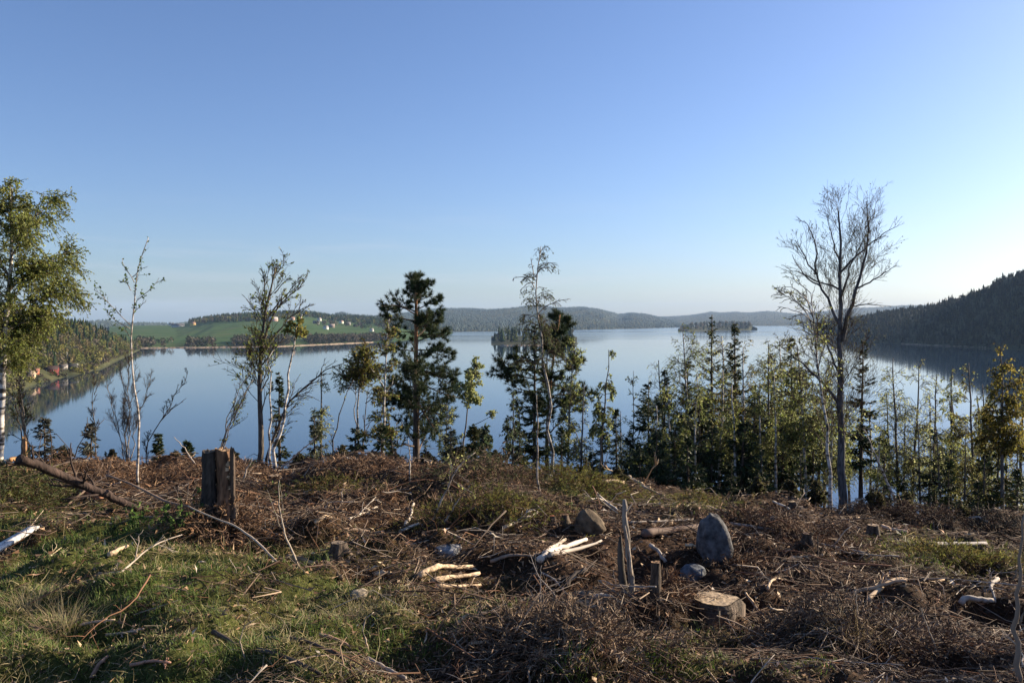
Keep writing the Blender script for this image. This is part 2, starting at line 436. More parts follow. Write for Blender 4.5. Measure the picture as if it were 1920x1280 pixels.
class Hill:
    """terrain between a shoreline and a ridge, both given along the view: rows of (px, shore distance, ridge distance, ridge row, treeline height)"""
    def __init__(s, rows, back=1.9, amp=.05, seed=0, pw=1.0, dip=.5):
        a = np.array(rows, float)
        s.px, s.ds, s.dr = a[:, 0], a[:, 1], a[:, 2]
        s.z = W(a[:, 0], a[:, 3], a[:, 2])[:, 2] - a[:, 4]
        s.back, s.amp, s.seed, s.pw, s.dip = back, amp, seed, pw, dip
    def at(s, px, t):
        ds = np.interp(px, s.px, s.ds); dr = np.interp(px, s.px, s.dr); zr = np.interp(px, s.px, s.z)
        d = ds + (dr - ds) * t
        x = (px - 960) / F * d
        z0 = LAKE - 1.2
        tt = np.clip(t, 0, 1)
        prof = np.where(t <= 1, .35 * tt ** s.pw + .65 * tt ** s.pw * tt ** s.pw * (3 - 2 * tt ** s.pw) / 1.0, 1 - s.dip * sm(1, s.back + .4, t))
        h = np.maximum(zr - z0, 1)
        nz = fbm(x / (h * 3.0 + 60), d / (h * 3.0 + 60), 4, s.seed) * s.amp * h * sm(0, .35, t)
        nz = nz * np.where(t > .85, .35, 1)
        z = z0 + h * prof + nz + 2.2 * sm(0, .03, t)
        return np.stack([x, d, z], -1)
    def mesh(s, name, mat, nu=110, nt=48):
        px, t = np.meshgrid(np.linspace(s.px[0], s.px[-1], nu), np.linspace(-.02, s.back, nt))
        o = MB().add(s.at(px, t), None, grid_faces(nt, nu)).build(name, mat, smooth=True)
        tag(o, kind='structure')
        return o
    def scatter(s, rng, n, t0=.02, t1=1.05, keep=None, px0=None, px1=None):
        px = rng.uniform(s.px[0] if px0 is None else px0, s.px[-1] if px1 is None else px1, n); t = rng.uniform(t0, t1, n)
        if keep is not None:
            k = keep(px, t) > rng.uniform(0, 1, n); px, t = px[k], t[k]
        return s.at(px, t), px, t
    def spot(s, px, d):
        ds = np.interp(px, s.px, s.ds); dr = np.interp(px, s.px, s.dr)
        return s.at(np.float64(px), np.float64((d - ds) / (dr - ds)))
    def find(s, px, py):
        """the point of the hill that shows at pixel (px, py)"""
        t = np.linspace(0, 1.0, 400); p = s.at(np.full(400, float(px)), t)
        q = PX(p)[1]
        k = int(np.argmax(q <= py)) if (q <= py).any() else 399
        return p[k]
def L(py): return float(lake_d(py))
LEFT = Hill([(-420, 330, 470, 540, 5), (-150, 345, 500, 560, 6), (0, 368, 560, 572, 8), (60, 437, 640, 584, 9), (110, 490, 720, 594, 10), (150, 530, 780, 600, 10), (190, 590, 850, 611, 11),
             (215, 690, 900, 622, 11), (240, 800, 980, 634, 10), (262, 960, 1080, 646, 6)], seed=31, amp=.06, pw=.8)
RIGHT = Hill([(1526, 2450, 2560, 609, 4), (1545, 1950, 2300, 603, 5), (1560, 1700, 2200, 600, 6), (1600, 1450, 2050, 595, 7), (1650, 1290, 1900, 585, 8), (1700, 1180, 1750, 577, 9), (1760, 1110, 1560, 567, 10),
              (1800, 1065, 1450, 552, 10), (1850, 1010, 1350, 535, 10), (1880, 985, 1300, 516, 10), (1920, 960, 1260, 500, 10), (2050, 900, 1180, 470, 10), (2300, 800, 1060, 440, 10)], seed=41, amp=.05, pw=.7)
MID = Hill([(205, 1010, 2300, 615, 1), (262, 1010, 2300, 612, 1), (330, 1025, 2300, 611, 1), (365, 1030, 2300, 598, 12), (400, 1040, 2250, 590, 14), (450, 1050, 2250, 586, 14), (520, 1075, 2300, 583, 14), (560, 1110, 2400, 582, 14),
            (620, 1175, 2500, 590, 13), (680, 1250, 2600, 592, 13), (740, 1340, 2600, 596, 13), (790, 1500, 2600, 606, 12), (832, 1800, 2650, 620, 8), (848, 2100, 2700, 626, 3)], seed=51, amp=.03, pw=.85)
MIDB = Hill([(330, 2500, 4200, 604, 12), (440, 2500, 4200, 592, 12), (540, 2500, 4200, 581, 12), (580, 2500, 4200, 580, 12), (620, 2500, 4200, 587, 12), (640, 2600, 4300, 583, 12), (665, 2600, 4300, 588, 12), (720, 2700, 4400, 590, 12), (800, 2800, 4500, 592, 12), (850, 2900, 4600, 612, 8)], seed=61, amp=.03)
FAR = Hill([(700, L(622.5), 6300, 592, 10), (780, L(622), 6200, 583, 10), (830, L(622), 6100, 577, 10), (870, L(621.5), 6100, 577, 10), (915, L(621), 6200, 579, 10), (960, L(620.5), 6200, 577, 10), (1010, L(620), 6300, 573, 10), (1050, L(619), 6500, 577, 10), (1095, L(618), 6700, 575, 10),
            (1130, L(617), 6900, 580, 10), (1160, L(616.5), 9400, 588, 10), (1185, L(616), 7100, 585.5, 10), (1210, L(615.5), 7300, 588, 10), (1245, L(614.5), 7600, 595, 10), (1290, L(613.5), 7900, 606, 6)], seed=71, amp=.10)
FAR2 = Hill([(1200, L(610.8), 9400, 598, 10), (1240, L(610.8), 9400, 594, 10), (1300, L(610.8), 9400, 589, 10), (1333, L(610.8), 9400, 583, 10), (1350, L(610.8), 9400, 585, 10), (1380, L(610.8), 9400, 583, 10), (1405, L(610.8), 9400, 585, 10), (1440, L(610.8), 9400, 581.5, 10),
             (1470, L(610.8), 9400, 585, 10), (1490, L(610.8), 9400, 588, 10), (1530, L(610.8), 9400, 584, 10), (1590, L(610.8), 9400, 577, 10), (1640, L(610.8), 9400, 575, 10), (1700, L(610.8), 9400, 571, 10), (1800, L(610.8), 9400, 572, 10)], seed=81, amp=.08)
FAR3 = Hill([(60, 3000, 4000, 604, 2), (165, 3000, 4000, 604, 2), (198, 3000, 4000, 601, 2), (228, 3000, 4000, 607, 2), (270, 3000, 4000, 606, 2), (310, 3000, 4000, 607, 2), (400, 3000, 4000, 610, 2)], seed=91, amp=.05)
FAR4 = Hill([(1180, 8600, 9800, 594, 5), (1240, 8600, 9800, 592.5, 5), (1265, 8600, 9800, 592, 5), (1330, 8600, 9800, 594, 5), (1600, 8600, 9800, 588, 5)], seed=95, amp=.03)
ISLE = Hill([(921, L(646.5), 1405, 641, 0), (930, L(647), 1410, 633, 0), (950, L(648), 1410, 633, 0), (1000, L(648), 1410, 633, 0), (1060, L(647), 1405, 633, 0), (1082, L(645), 1395, 640, 0)], seed=101, amp=.05, back=2.2, dip=1.2)
ISLE2 = Hill([(1271, L(620.8), 2650, 617.5, 0), (1290, L(621.5), 2650, 614, 0), (1330, L(620), 2800, 610, 0), (1380, L(619.5), 2850, 609, 0), (1405, L(619), 2850, 611, 0), (1420, L(618.4), 2850, 615.5, 0)], seed=111, amp=.04, back=2.0, dip=1.1)
LEFT.mesh('hill', M_FLOOR); RIGHT.mesh('hill', M_FLOOR); MID.mesh('meadow', M_FIELD, 160, 80); MIDB.mesh('hill', M_FLOOR)
FAR.mesh('hill', M_FLOOR, 140, 50); FAR2.mesh('hill', M_FLOOR, 130, 40); FAR3.mesh('hill', M_FLOOR, 80, 30); FAR4.mesh('hill', M_FLOOR, 80, 30)
ISLE.mesh('islet_ground', M_FLOOR, 40, 24); ISLE2.mesh('islet_ground', M_FLOOR, 60, 24)
def shore_strip(hill, px0, px1, wid, name='shore'):
    """a low uneven bank of pale stones along the water"""
    px = np.linspace(px0, px1, 260)
    ds = np.interp(px, hill.px, hill.ds); k = (px - 960) / F
    jit = 1 + .5 * fbm(px * .13, px * 0, 3, 7)
    rows = []
    for off, z in ((-1.0, -.5), (-.6, .35), (-.1, 1.0), (.5, 1.15), (1.2, .4)):
        d = ds + wid * off * jit
        rows.append(np.stack([k * d, d, np.full_like(d, LAKE) + z * (1 + .5 * vnoise(px * .4, d * 0 + off, 3))], -1))
    o = MB().add(np.stack(rows, 0), None, grid_faces(5, 260)).build(name, M_BANK)
    return tag(o, kind='structure')
shore_strip(MID, 262, 700, 2.6); shore_strip(ISLE, 938, 1056, 3); shore_strip(RIGHT, 1690, 1930, .9)

# ------------------------------------------------------------------ far woods
def conifers(mb, P, h, r, rng, cols, tiers=3, n=6):
    N = len(P)
    if not N: return
    c0 = mixcol(rng, N, cols, var=.2)
    for k in range(tiers):
        b = .08 + .26 * k * 3 / tiers; tp = min(1.0, b + .48) if k < tiers - 1 else 1.0
        rr = r * (1 - .27 * k * 3 / tiers)
        a = np.arange(n) * 2 * math.pi / n + rng.uniform(0, 6, (N, 1))
        j = rng.uniform(.65, 1.25, (N, n))
        base = np.stack([P[:, None, 0] + np.cos(a) * rr[:, None] * j, P[:, None, 1] + np.sin(a) * rr[:, None] * j,
                         P[:, None, 2] + h[:, None] * (b + rng.uniform(-.05, .05, (N, n)))], -1)
        top = P + np.stack([rng.normal(0, .06, N) * r, rng.normal(0, .06, N) * r, h * tp], -1)
        v = np.concatenate([base, top[:, None]], 1).reshape(-1, 3)
        q = np.arange(n); f = np.stack([q, (q + 1) % n, np.full(n, n)], -1)
        f = (f[None] + np.arange(N)[:, None, None] * (n + 1)).reshape(-1, 3)
        mb.add(v, f, None, np.repeat(c0, n + 1, 0))
def broadleaves(mb, P, h, r, rng, cols, m=60, size=.22):
    N = len(P)
    if not N: return
    D = rand_unit(rng, N * m); q = rng.uniform(.3, 1, (N * m, 1)) ** .5
    off = D * q * np.stack([np.repeat(r, m), np.repeat(r, m), np.repeat(h * .42, m)], -1)
    C = np.repeat(P, m, 0) + off; C[:, 2] += np.repeat(h * .56, m)
    col = np.repeat(mixcol(rng, N, cols, var=.2), m, 0) * rng.uniform(.8, 1.2, (N * m, 1))
    L_ = np.repeat(r, m) * size * 2 * rng.uniform(.6, 1.3, N * m)
    Dr = rand_unit(rng, N * m); spikes(mb, C - Dr * L_[:, None] * .4, Dr, L_ * 1.15, L_ * 1.05, col, rng)
CON = [(.018, .034, .014), (.024, .042, .016), (.014, .028, .012)]
SPR = [(.15, .155, .04), (.19, .175, .05), (.115, .13, .04), (.16, .125, .06)]
BARE = [(.12, .10, .07), (.15, .125, .09), (.085, .08, .05)]
rng = np.random.default_rng(5)
# left hillside: olive and yellow-green spring wood, dark spruces behind
mb = MB()
P, px, t = LEFT.scatter(rng, 2100, .05, 1.0, lambda p, t: np.where(p > 205, .75, 1.0) * np.where((t < .10) & (p > 20) & (p < 178), .15, 1))
n = len(P); far_ = (px > 105) & (t > .45); h_ = 1
isc = rng.uniform(0, 1, n) < np.where(far_, .5, .10)
conifers(mb, P[isc], rng.uniform(8, 13, isc.sum()), rng.uniform(1.6, 2.6, isc.sum()), rng, CON, 4, 7)
b = ~isc
broadleaves(mb, P[b], rng.uniform(6, 11, b.sum()), rng.uniform(1.9, 3.4, b.sum()), rng, SPR + BARE[:1], 62, .20)
tag(mb.build('hillside_wood', M_FAR), 'olive and yellow-green spring wood covering the left hillside above the boathouses', 'wood', kind='stuff')
mb = MB()
P, px, t = LEFT.scatter(rng, 170, .04, .2, lambda p, t: np.where(p > 178, 1, 0), 170, 262)
broadleaves(mb, P, rng.uniform(3, 6, len(P)), rng.uniform(1.6, 2.8, len(P)), rng, BARE + SPR[:1], 60, .2)
P, px, t = LEFT.scatter(rng, 420, .005, .06, lambda p, t: np.where((p > 42) & (p < 146), .12, 1.0), -60, 182)
broadleaves(mb, P, rng.uniform(1.5, 4, len(P)), rng.uniform(1.2, 2.4, len(P)), rng, BARE + SPR[:2], 50, .22)
tag(mb.build('shore_scrub', M_FAR), 'brownish scrub lining the shore at the foot of the left hill', 'scrub', kind='stuff')
# right hillside: mostly conifers, the slope's shade deepened by darkening their colours
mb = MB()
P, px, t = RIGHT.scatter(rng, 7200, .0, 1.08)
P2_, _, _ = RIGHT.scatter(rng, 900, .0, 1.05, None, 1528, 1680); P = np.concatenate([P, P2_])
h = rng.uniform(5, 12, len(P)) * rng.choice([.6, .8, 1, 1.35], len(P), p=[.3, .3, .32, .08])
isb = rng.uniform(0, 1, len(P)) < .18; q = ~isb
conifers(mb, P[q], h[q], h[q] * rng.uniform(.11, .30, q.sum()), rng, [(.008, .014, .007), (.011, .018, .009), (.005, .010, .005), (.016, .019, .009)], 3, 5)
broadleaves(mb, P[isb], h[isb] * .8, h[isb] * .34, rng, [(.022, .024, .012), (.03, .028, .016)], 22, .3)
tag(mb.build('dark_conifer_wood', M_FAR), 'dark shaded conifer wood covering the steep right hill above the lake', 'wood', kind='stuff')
# meadow hill: forest along its ridge, scrub along its shore, clumps among the houses
def t_forest(p): return np.interp(p, [205, 320, 352, 365, 420, 500, 560, 600, 640, 700, 850], [1.3, 1.3, .99, .78, .62, .58, .70, .74, .66, .52, .3])
mb = MB()
P, px, t = MID.scatter(rng, 4200, .3, 1.06, lambda p, t: (t > t_forest(p)) * 1.0, 352, 848)
isc = rng.uniform(0, 1, len(P)) < np.where((px < 560) & (t < t_forest(px) + .1), .35, .75)
conifers(mb, P[isc], rng.uniform(10, 17, isc.sum()), rng.uniform(2.2, 3.6, isc.sum()), rng, CON + [(.03, .048, .02)], 3, 6)
b = ~isc
broadleaves(mb, P[b], rng.uniform(8, 14, b.sum()), rng.uniform(3, 5, b.sum()), rng, BARE + SPR[:2], 26, .3)
P, px, t = MID.scatter(rng, 170, .35, .62, lambda p, t: .8 * (fbm(p * .02, t * 8, 2, 5) > -.1), 590, 745)
broadleaves(mb, P, rng.uniform(6, 12, len(P)), rng.uniform(3, 5, len(P)), rng, BARE + CON[:2], 40, .26)
tag(mb.build('ridge_forest', M_FAR), 'mixed forest along the ridge above the green meadow across the lake', 'wood', kind='stuff')
mb = MB()
P, px, t = MID.scatter(rng, 1700, .004, .10, lambda p, t: np.clip(.75 + fbm(p * .03, t * 3, 2, 9), 0, 1), 255, 735)
broadleaves(mb, P, rng.uniform(5, 13, len(P)), rng.uniform(2.2, 4.2, len(P)), rng, BARE + [(.04, .045, .03), (.03, .04, .02)], 40, .24)
tag(mb.build('shore_thicket', M_FAR), 'grey-brown thicket along the shore below the meadow', 'thicket', kind='stuff')
# far ridges: distance haze partly put into the crowns' paler, bluer colours
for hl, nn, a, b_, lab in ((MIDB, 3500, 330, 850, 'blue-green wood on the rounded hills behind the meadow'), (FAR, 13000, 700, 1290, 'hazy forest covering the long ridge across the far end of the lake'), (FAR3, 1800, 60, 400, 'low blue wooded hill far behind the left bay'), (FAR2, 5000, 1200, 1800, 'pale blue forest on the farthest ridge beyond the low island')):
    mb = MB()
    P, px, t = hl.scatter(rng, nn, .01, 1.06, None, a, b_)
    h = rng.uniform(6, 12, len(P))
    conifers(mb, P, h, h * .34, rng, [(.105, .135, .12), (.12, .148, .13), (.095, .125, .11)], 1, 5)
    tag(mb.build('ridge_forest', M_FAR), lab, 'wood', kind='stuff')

# ------------------------------------------------------------------ air
def haze():
    m, n, l, p, out = new_mat('haze_air')
    n.remove(p)
    v = n.new('ShaderNodeVolumePrincipled')
    v.inputs['Color'].default_value = (.46, .68, 1, 1)
    v.inputs['Density'].default_value = HAZE_DENSITY
    v.inputs['Anisotropy'].default_value = 0
    l.new(v.outputs[0], out.inputs['Volume'])
    x, y0, y1, z0, z1 = 9000, -60, 14500, LAKE - 5, 290
    vv = [(a, b, c) for c in (z0, z1) for b in (y0, y1) for a in (-x, x)]
    o = MB().add(vv, None, [[0, 2, 3, 1], [4, 5, 7, 6], [0, 1, 5, 4], [2, 6, 7, 3], [0, 4, 6, 2], [1, 3, 7, 5]]).build('haze', m)
    tag(o, 'thin blue air haze over the lake and hills', 'haze', kind='stuff')
HAZE_DENSITY = 4.6e-5
haze()
# ------------------------------------------------------------------ tree builders (all shapes relative to the tree's base)
def lerp_path(P, t):
    """points and tangents at t in [0,1] on polylines P (N,K,3); t (N,n)"""
    N, K, _ = P.shape
    x = np.clip(t, 0, .9999) * (K - 1); i = x.astype(int); f = (x - i)[..., None]
    r = np.arange(N)[:, None]
    a, b = P[r, i], P[r, i + 1]
    return a * (1 - f) + b * f, unit(b - a)
def resample(pts, K=10, rng=None, wob=0):
    pts = np.asarray(pts, float)
    s = np.concatenate([[0], np.cumsum(np.linalg.norm(np.diff(pts, axis=0), axis=1))]); s /= s[-1]
    q = np.linspace(0, 1, K)
    out = np.stack([np.interp(q, s, pts[:, k]) for k in range(3)], -1)
    for _ in range(2): out[1:-1] = (out[:-2] + 2 * out[1:-1] + out[2:]) / 4
    if rng is not None and wob: out[1:] += rng.normal(0, wob, (K - 1, 3)) * np.array([1, 1, .3])
    return out
def sprout(rng, P, n, length, ang=(35, 60), up=.1, t0=.2, t1=1., taper=.6, droop=0., K=4, az=None, wob=.05):
    """n side shoots on every polyline of P; returns (N*n, K, 3) and the shoots' t"""
    N = P.shape[0]
    if np.ndim(length): length = np.asarray(length, float).ravel()
    cl = np.linalg.norm(P[:, -1] - P[:, 0], axis=1)
    k = np.sort(rng.choice(N, N * n, p=cl / cl.sum())) if N > 1 else np.zeros(n, int)   # longer limbs carry more shoots
    t = rng.uniform(t0, t1, len(k))
    p, T = lerp_path(P[k], t[:, None])
    p = p[:, 0]; T = T[:, 0]
    r = rand_unit(rng, len(p)); r = unit(r - (r * T).sum(-1, keepdims=True) * T)
    a = np.radians(rng.uniform(ang[0], ang[1], (len(p), 1)))
    D = np.cos(a) * T + np.sin(a) * r; D[:, 2] += up; D = unit(D)
    ln = length[k] if np.ndim(length) else np.full(len(p), float(length))
    ln = ln * (1 - taper * (t - t0) / max(t1 - t0, 1e-6)) * rng.uniform(.55, 1.2, len(p))
    s = np.linspace(0, 1, K)[None, :, None]
    Q = p[:, None] + D[:, None] * ln[:, None, None] * s
    Q = Q + rng.normal(0, wob, Q.shape) * ln[:, None, None] * s
    Q[..., 2] -= droop * ln[:, None] * s[..., 0] ** 2
    return Q, t, ln
def leaves_on(mb, rng, P, n, size, cols, t0=.3, spread=.5, hang=.4, wts=None, asp=.75, tri=True):
    cl = np.linalg.norm(P[:, -1] - P[:, 0], axis=1)
    k = rng.choice(len(P), len(P) * n, p=cl / cl.sum())
    p, T = lerp_path(P[k], rng.uniform(t0, 1, (len(k), 1))); p = p[:, 0]; T = T[:, 0]
    D = rand_unit(rng, len(p)) * spread + T * .4; D[:, 2] -= hang; D = unit(D)
    sz = size * rng.uniform(.55, 1.25, len(p))
    if tri: spikes(mb, p, D, sz * 1.1, sz * asp * 1.2, mixcol(rng, len(p), cols, wts), rng)
    else: diamonds(mb, p, D, sz, sz * asp, mixcol(rng, len(p), cols, wts), rng)
SPRING = [(.19, .24, .055), (.25, .27, .08), (.15, .20, .045), (.28, .28, .11)]
PALE = [(.38, .42, .17), (.45, .46, .23), (.30, .34, .13)]
OLIVE = [(.20, .19, .04), (.26, .22, .05), (.16, .16, .04), (.27, .21, .065)]
DARKG = [(.030, .050, .019), (.040, .062, .022), (.024, .040, .017), (.055, .070, .024)]
WARMG = [(.075, .085, .026), (.11, .105, .03), (.055, .072, .024), (.13, .10, .036)]
TWIGC = [(.13, .10, .085), (.10, .075, .06), (.17, .135, .11)]
BARKG = (.13, .115, .10)
WHITE = (.62, .58, .52)
def trunk_path(H, rng, lean=(0, 0), wob=.02, K=12, curve=0.):
    t = np.linspace(0, 1, K)
    P = np.zeros((K, 3)); P[:, 2] = t * H - .25 * (t == 0)
    P[:, 0] = lean[0] * t + curve * np.sin(t * math.pi) + wob * H * np.cumsum(rng.normal(0, .35, K)) * t / 2
    P[:, 1] = lean[1] * t + wob * H * np.cumsum(rng.normal(0, .35, K)) * t / 2
    return P
def tree_parts(root, tb, cb, bark, leafm):
    tb.build('trunk', bark, root, smooth=True)
    if cb.n: cb.build('crown', leafm, root)
    return root
def birch(root, rng, H, r0=.05, cs=.35, spread=.18, nb=34, leaf=.032, nl=3, cols=SPRING, lean=(0, 0), curve=0., droop=.25, ang=(25, 55), white=True, subs=10, tw=5, wob=.02, trunk=None, top_only=None, tl=1.):
    T = (trunk_path(H, rng, lean, wob, 12, curve) if trunk is None else trunk)[None]
    tb, cb = MB(), MB()
    k = np.linspace(0, 1, T.shape[1])
    bc = np.array(WHITE if white else BARKG) * rng.uniform(.8, 1.1)
    tubes(tb, T, r0 * (1 - .88 * k) ** .9 + .004, 7, bc)
    nb = int(nb * 1.2)
    B, t, ln = sprout(rng, T, nb, spread * H * 1.35, ang, .15, cs, .99, .72, droop, 5)
    br = np.maximum(r0 * (1 - .85 * t) * .38, .004)
    tubes(tb, B, br[:, None] * np.linspace(1, .3, 5), 4, np.array(BARKG) * (1.1 if white else .8), False)
    S, ts, ls = sprout(rng, B, subs, ln * .55, (25, 60), .05, .1, 1, .5, droop * 1.3, 2)
    tubes(cb, S, np.linspace(.0075, .004, 2) * max(.8, H / 9) * tl, 3, mixcol(rng, len(S), TWIGC), False)
    Wg, tt, lw = sprout(rng, S, tw, ls * .7, (25, 65), -.05, .1, 1, .4, droop * 2, 2)
    tubes(cb, Wg, np.linspace(.0045, .0025, 2) * max(.8, H / 9) * tl, 3, mixcol(rng, len(Wg), TWIGC), False)
    if nl: 
        leaves_on(cb, rng, Wg, nl, leaf, cols); leaves_on(cb, rng, S, nl, leaf, cols)
    return tree_parts(root, tb, cb, M_BIRCH if white else M_BARK, M_LEAF)
def spruce(root, rng, H, Wd, r0=.06, cs=.08, cols=DARKG, dens=1.0, gap=0., lean=(0, 0), droop=.25, bare=.0, topw=.0):
    tb, cb = MB(), MB()
    T = trunk_path(H, rng, lean, .008, 10)[None]
    k = np.linspace(0, 1, 10)
    tubes(tb, T, r0 * (1 - .93 * k) + .004, 7, np.array((.10, .075, .055)))
    n = max(int(H * 17 * dens), int(75 * dens))
    t = cs + (1 - cs) * np.sort(rng.uniform(0, 1, n) ** .9); t = np.clip(t, 0, .995)
    if gap: t = t[vnoise(t * H * 1.6, t * 0 + gap * 10, 3) > -.8 + gap * .5]
    n = len(t)
    p, _ = lerp_path(T, t[None]); p = p[0]
    a = rng.uniform(0, 2 * math.pi, n)
    prof = np.where(t < .25, .8 + .8 * t, 1.0) * (1 - t) ** .8 + .03 + topw * (1 - t)
    ln = Wd * prof * rng.uniform(.6, 1.25, n)
    s = np.linspace(0, 1, 5)
    hd = np.stack([np.cos(a), np.sin(a), np.zeros(n)], -1); ln = ln * 1.2
    B = p[:, None] + hd[:, None] * (ln[:, None] * s)[..., None]
    rise = np.where(t > .75, .55, -.12 - droop * (1 - t))
    B[..., 2] += ln[:, None] * (rise[:, None] * s + .30 * s ** 3 * (t < .75)[:, None])
    tubes(tb, B, (.010 * (1 - .7 * t) + .003)[:, None] * np.linspace(1, .3, 5), 3, (.09, .07, .05), False)
    m = np.maximum((ln * 48 * dens).astype(int), 9)
    idx = np.repeat(np.arange(n), m)
    q = rng.uniform(.06 + bare, 1, len(idx))
    P0, Tn = lerp_path(B[idx], q[:, None]); P0 = P0[:, 0]; Tn = Tn[:, 0]
    side = np.stack([-hd[idx, 1], hd[idx, 0], np.zeros(len(idx))], -1) * rng.choice([-1, 1], (len(idx), 1))
    D = Tn * rng.uniform(.3, .9, (len(idx), 1)) + side * rng.uniform(.3, 1, (len(idx), 1)); D[:, 2] -= rng.uniform(.0, .75, len(idx)); D = unit(D)
    lt = (.10 + .16 * np.minimum(ln[idx], 1.2)) * rng.uniform(.6, 1.2, len(idx)) * (1.15 - .5 * q)
    cc = mixcol(rng, len(idx), cols, var=.25)
    diamonds(cb, P0, D, lt, .022 + lt * .11, cc, rng)
    D2 = unit(D + rng.normal(0, .45, D.shape))
    spikes(cb, P0, D2, lt * .9, .018 + lt * .11, cc * .9, rng)
    return tree_parts(root, tb, cb, M_BARK, M_NEEDLE)
def needle_tufts(cb, rng, C, A, size, cols, n=12):
    N = len(C)
    D = unit(np.repeat(A, n, 0) * .9 + rand_unit(rng, N * n))
    ln = size * rng.uniform(.7, 1.2, N * n)
    spikes(cb, np.repeat(C, n, 0) - D * .01, D, ln * 1.1, ln * .13, np.repeat(mixcol(rng, N, cols, var=.25), n, 0), rng)
def local(pxs, d, base, yoff=0.):
    """pixel polyline at distance d -> coordinates relative to base; optional third entry = metres nearer/farther"""
    out = []
    for q in pxs:
        dd = d + (q[2] if len(q) > 2 else 0)
        out.append(W(q[0], q[1], dd) - base)
    return np.array(out)
def at_base(px, d):
    x = (px - 960) / F * d
    for _ in range(4):
        z = float(zg(x, d)); p = np.array([x, d, z])
        q = PX(p)[0]; x += (px - q) / F * d
    return np.array([x, d, float(zg(x, d))])
def height(px, d, py):
    b = at_base(px, d); return float(W(px, py, d)[2] - b[2])
GRP = 'trees on the slope below the clearing'
def slope_tree(name, px, d, label, group=GRP, cat='tree'):
    b = at_base(px, d)
    return empty(name, b, label, cat, group), b

# ------------------------------------------------------------------ the pine
def pine(px, d, py_top, limbs, label, seed, r0=.14, tuft=.16, extra=26, cols=DARKG, crown_t=(.35, .99), bole=None):
    rng = np.random.default_rng(seed)
    root, b = slope_tree('pine_tree', px, d, label)
    H = float(W(px, py_top, d)[2] - b[2])
    T = trunk_path(H, rng, (0, 0), .004, 14)[None] if bole is None else resample(np.concatenate([[[0, 0, -.2]], local(bole, d, b)]), 14)[None]
    k = np.linspace(0, 1, 14)
    tb, cb = MB(), MB()
    kc = sm(.5, .8, k)[:, None]
    tubes(tb, T, r0 * (1 - .9 * k) ** .85 + .006, 9, (np.array((.10, .075, .06)) * (1 - kc) + np.array((.30, .145, .07)) * kc)[None])
    Ps = []
    for q in limbs:
        pts = local(q, d, b)
        pts[:, 1] += np.linspace(0, rng.uniform(-.8, .8), len(pts))
        Ps.append(resample(pts, 7, rng, .02))
    Ps = np.array(Ps)
    az, t, ln = sprout(rng, T, extra, H * .20, (60, 88), .12, crown_t[0], crown_t[1], .72, -.1, 7)
    az[:, :, 1] = az[:, 0:1, 1] + (az[:, :, 1] - az[:, 0:1, 1]) * 1.5
    az[:, :, 0] = az[:, 0:1, 0] + (az[:, :, 0] - az[:, 0:1, 0]) * .6
    B = np.concatenate([Ps, az])
    bl = np.linalg.norm(B[:, -1] - B[:, 0], axis=1)
    tubes(tb, B, (.012 + .012 * bl)[:, None] * np.linspace(1, .25, 7), 5, (.12, .085, .06), False)
    S, ts, ls = sprout(rng, B, 15, bl * .42, (25, 65), .15, .25, 1, .5, -.12, 4)
    tubes(cb, S, np.linspace(.008, .004, 4), 3, (.10, .075, .05), False)
    C1, A1 = lerp_path(S, rng.uniform(.35, 1, (len(S), 5)))
    C2, A2 = lerp_path(S, np.full((len(S), 1), .99))
    C = np.concatenate([C1.reshape(-1, 3), C2.reshape(-1, 3)]); A = np.concatenate([A1.reshape(-1, 3), A2.reshape(-1, 3)])
    A[:, 2] += .35; A = unit(A)
    needle_tufts(cb, rng, C, A, tuft, cols, 13)
    D_, td, ld = sprout(rng, T, 24, H * .11, (65, 95), -.02, .12, .6, .3, .1, 4)
    tubes(tb, D_, np.linspace(.012, .004, 4), 4, (.10, .085, .075), False)
    return tree_parts(root, tb, cb, M_BARK, M_NEEDLE)
pine(781, 27, 519, [
    [(781, 560), (765, 545), (757, 548)], [(781, 548), (795, 535), (808, 538)], [(781, 566), (800, 556), (817, 556)],
    [(780, 590), (745, 570), (715, 586)], [(780, 584), (750, 572), (722, 574)], [(781, 580), (805, 570), (826, 566)],
    [(781, 602), (745, 595), (716, 590)], [(781, 600), (810, 590), (828, 586)], [(781, 615), (812, 605), (828, 600)],
    [(781, 625), (755, 620), (735, 625)], [(781, 640), (812, 628), (836, 628)], [(781, 632), (815, 622), (832, 640)],
    [(781, 660), (750, 655), (728, 664)], [(781, 656), (810, 656), (838, 655)], [(781, 668), (815, 660), (846, 669)],
    [(781, 684), (750, 682), (722, 690)], [(781, 692), (820, 688), (850, 712)], [(781, 690), (815, 700), (850, 722)],
    [(781, 708), (750, 712), (724, 745)], [(781, 704), (815, 700), (852, 706)], [(781, 724), (755, 728), (720, 752)],
    [(781, 716), (806, 730), (852, 748), (861, 748)], [(781, 762), (806, 770), (846, 800)], [(781, 752), (800, 780), (842, 832)],
    [(781, 745), (760, 742), (742, 760)], [(781, 756), (815, 775), (845, 785)]],
    'tall pine with orange upper trunk and dark layered crown standing alone before the lake', 11, .17, .15, 34)
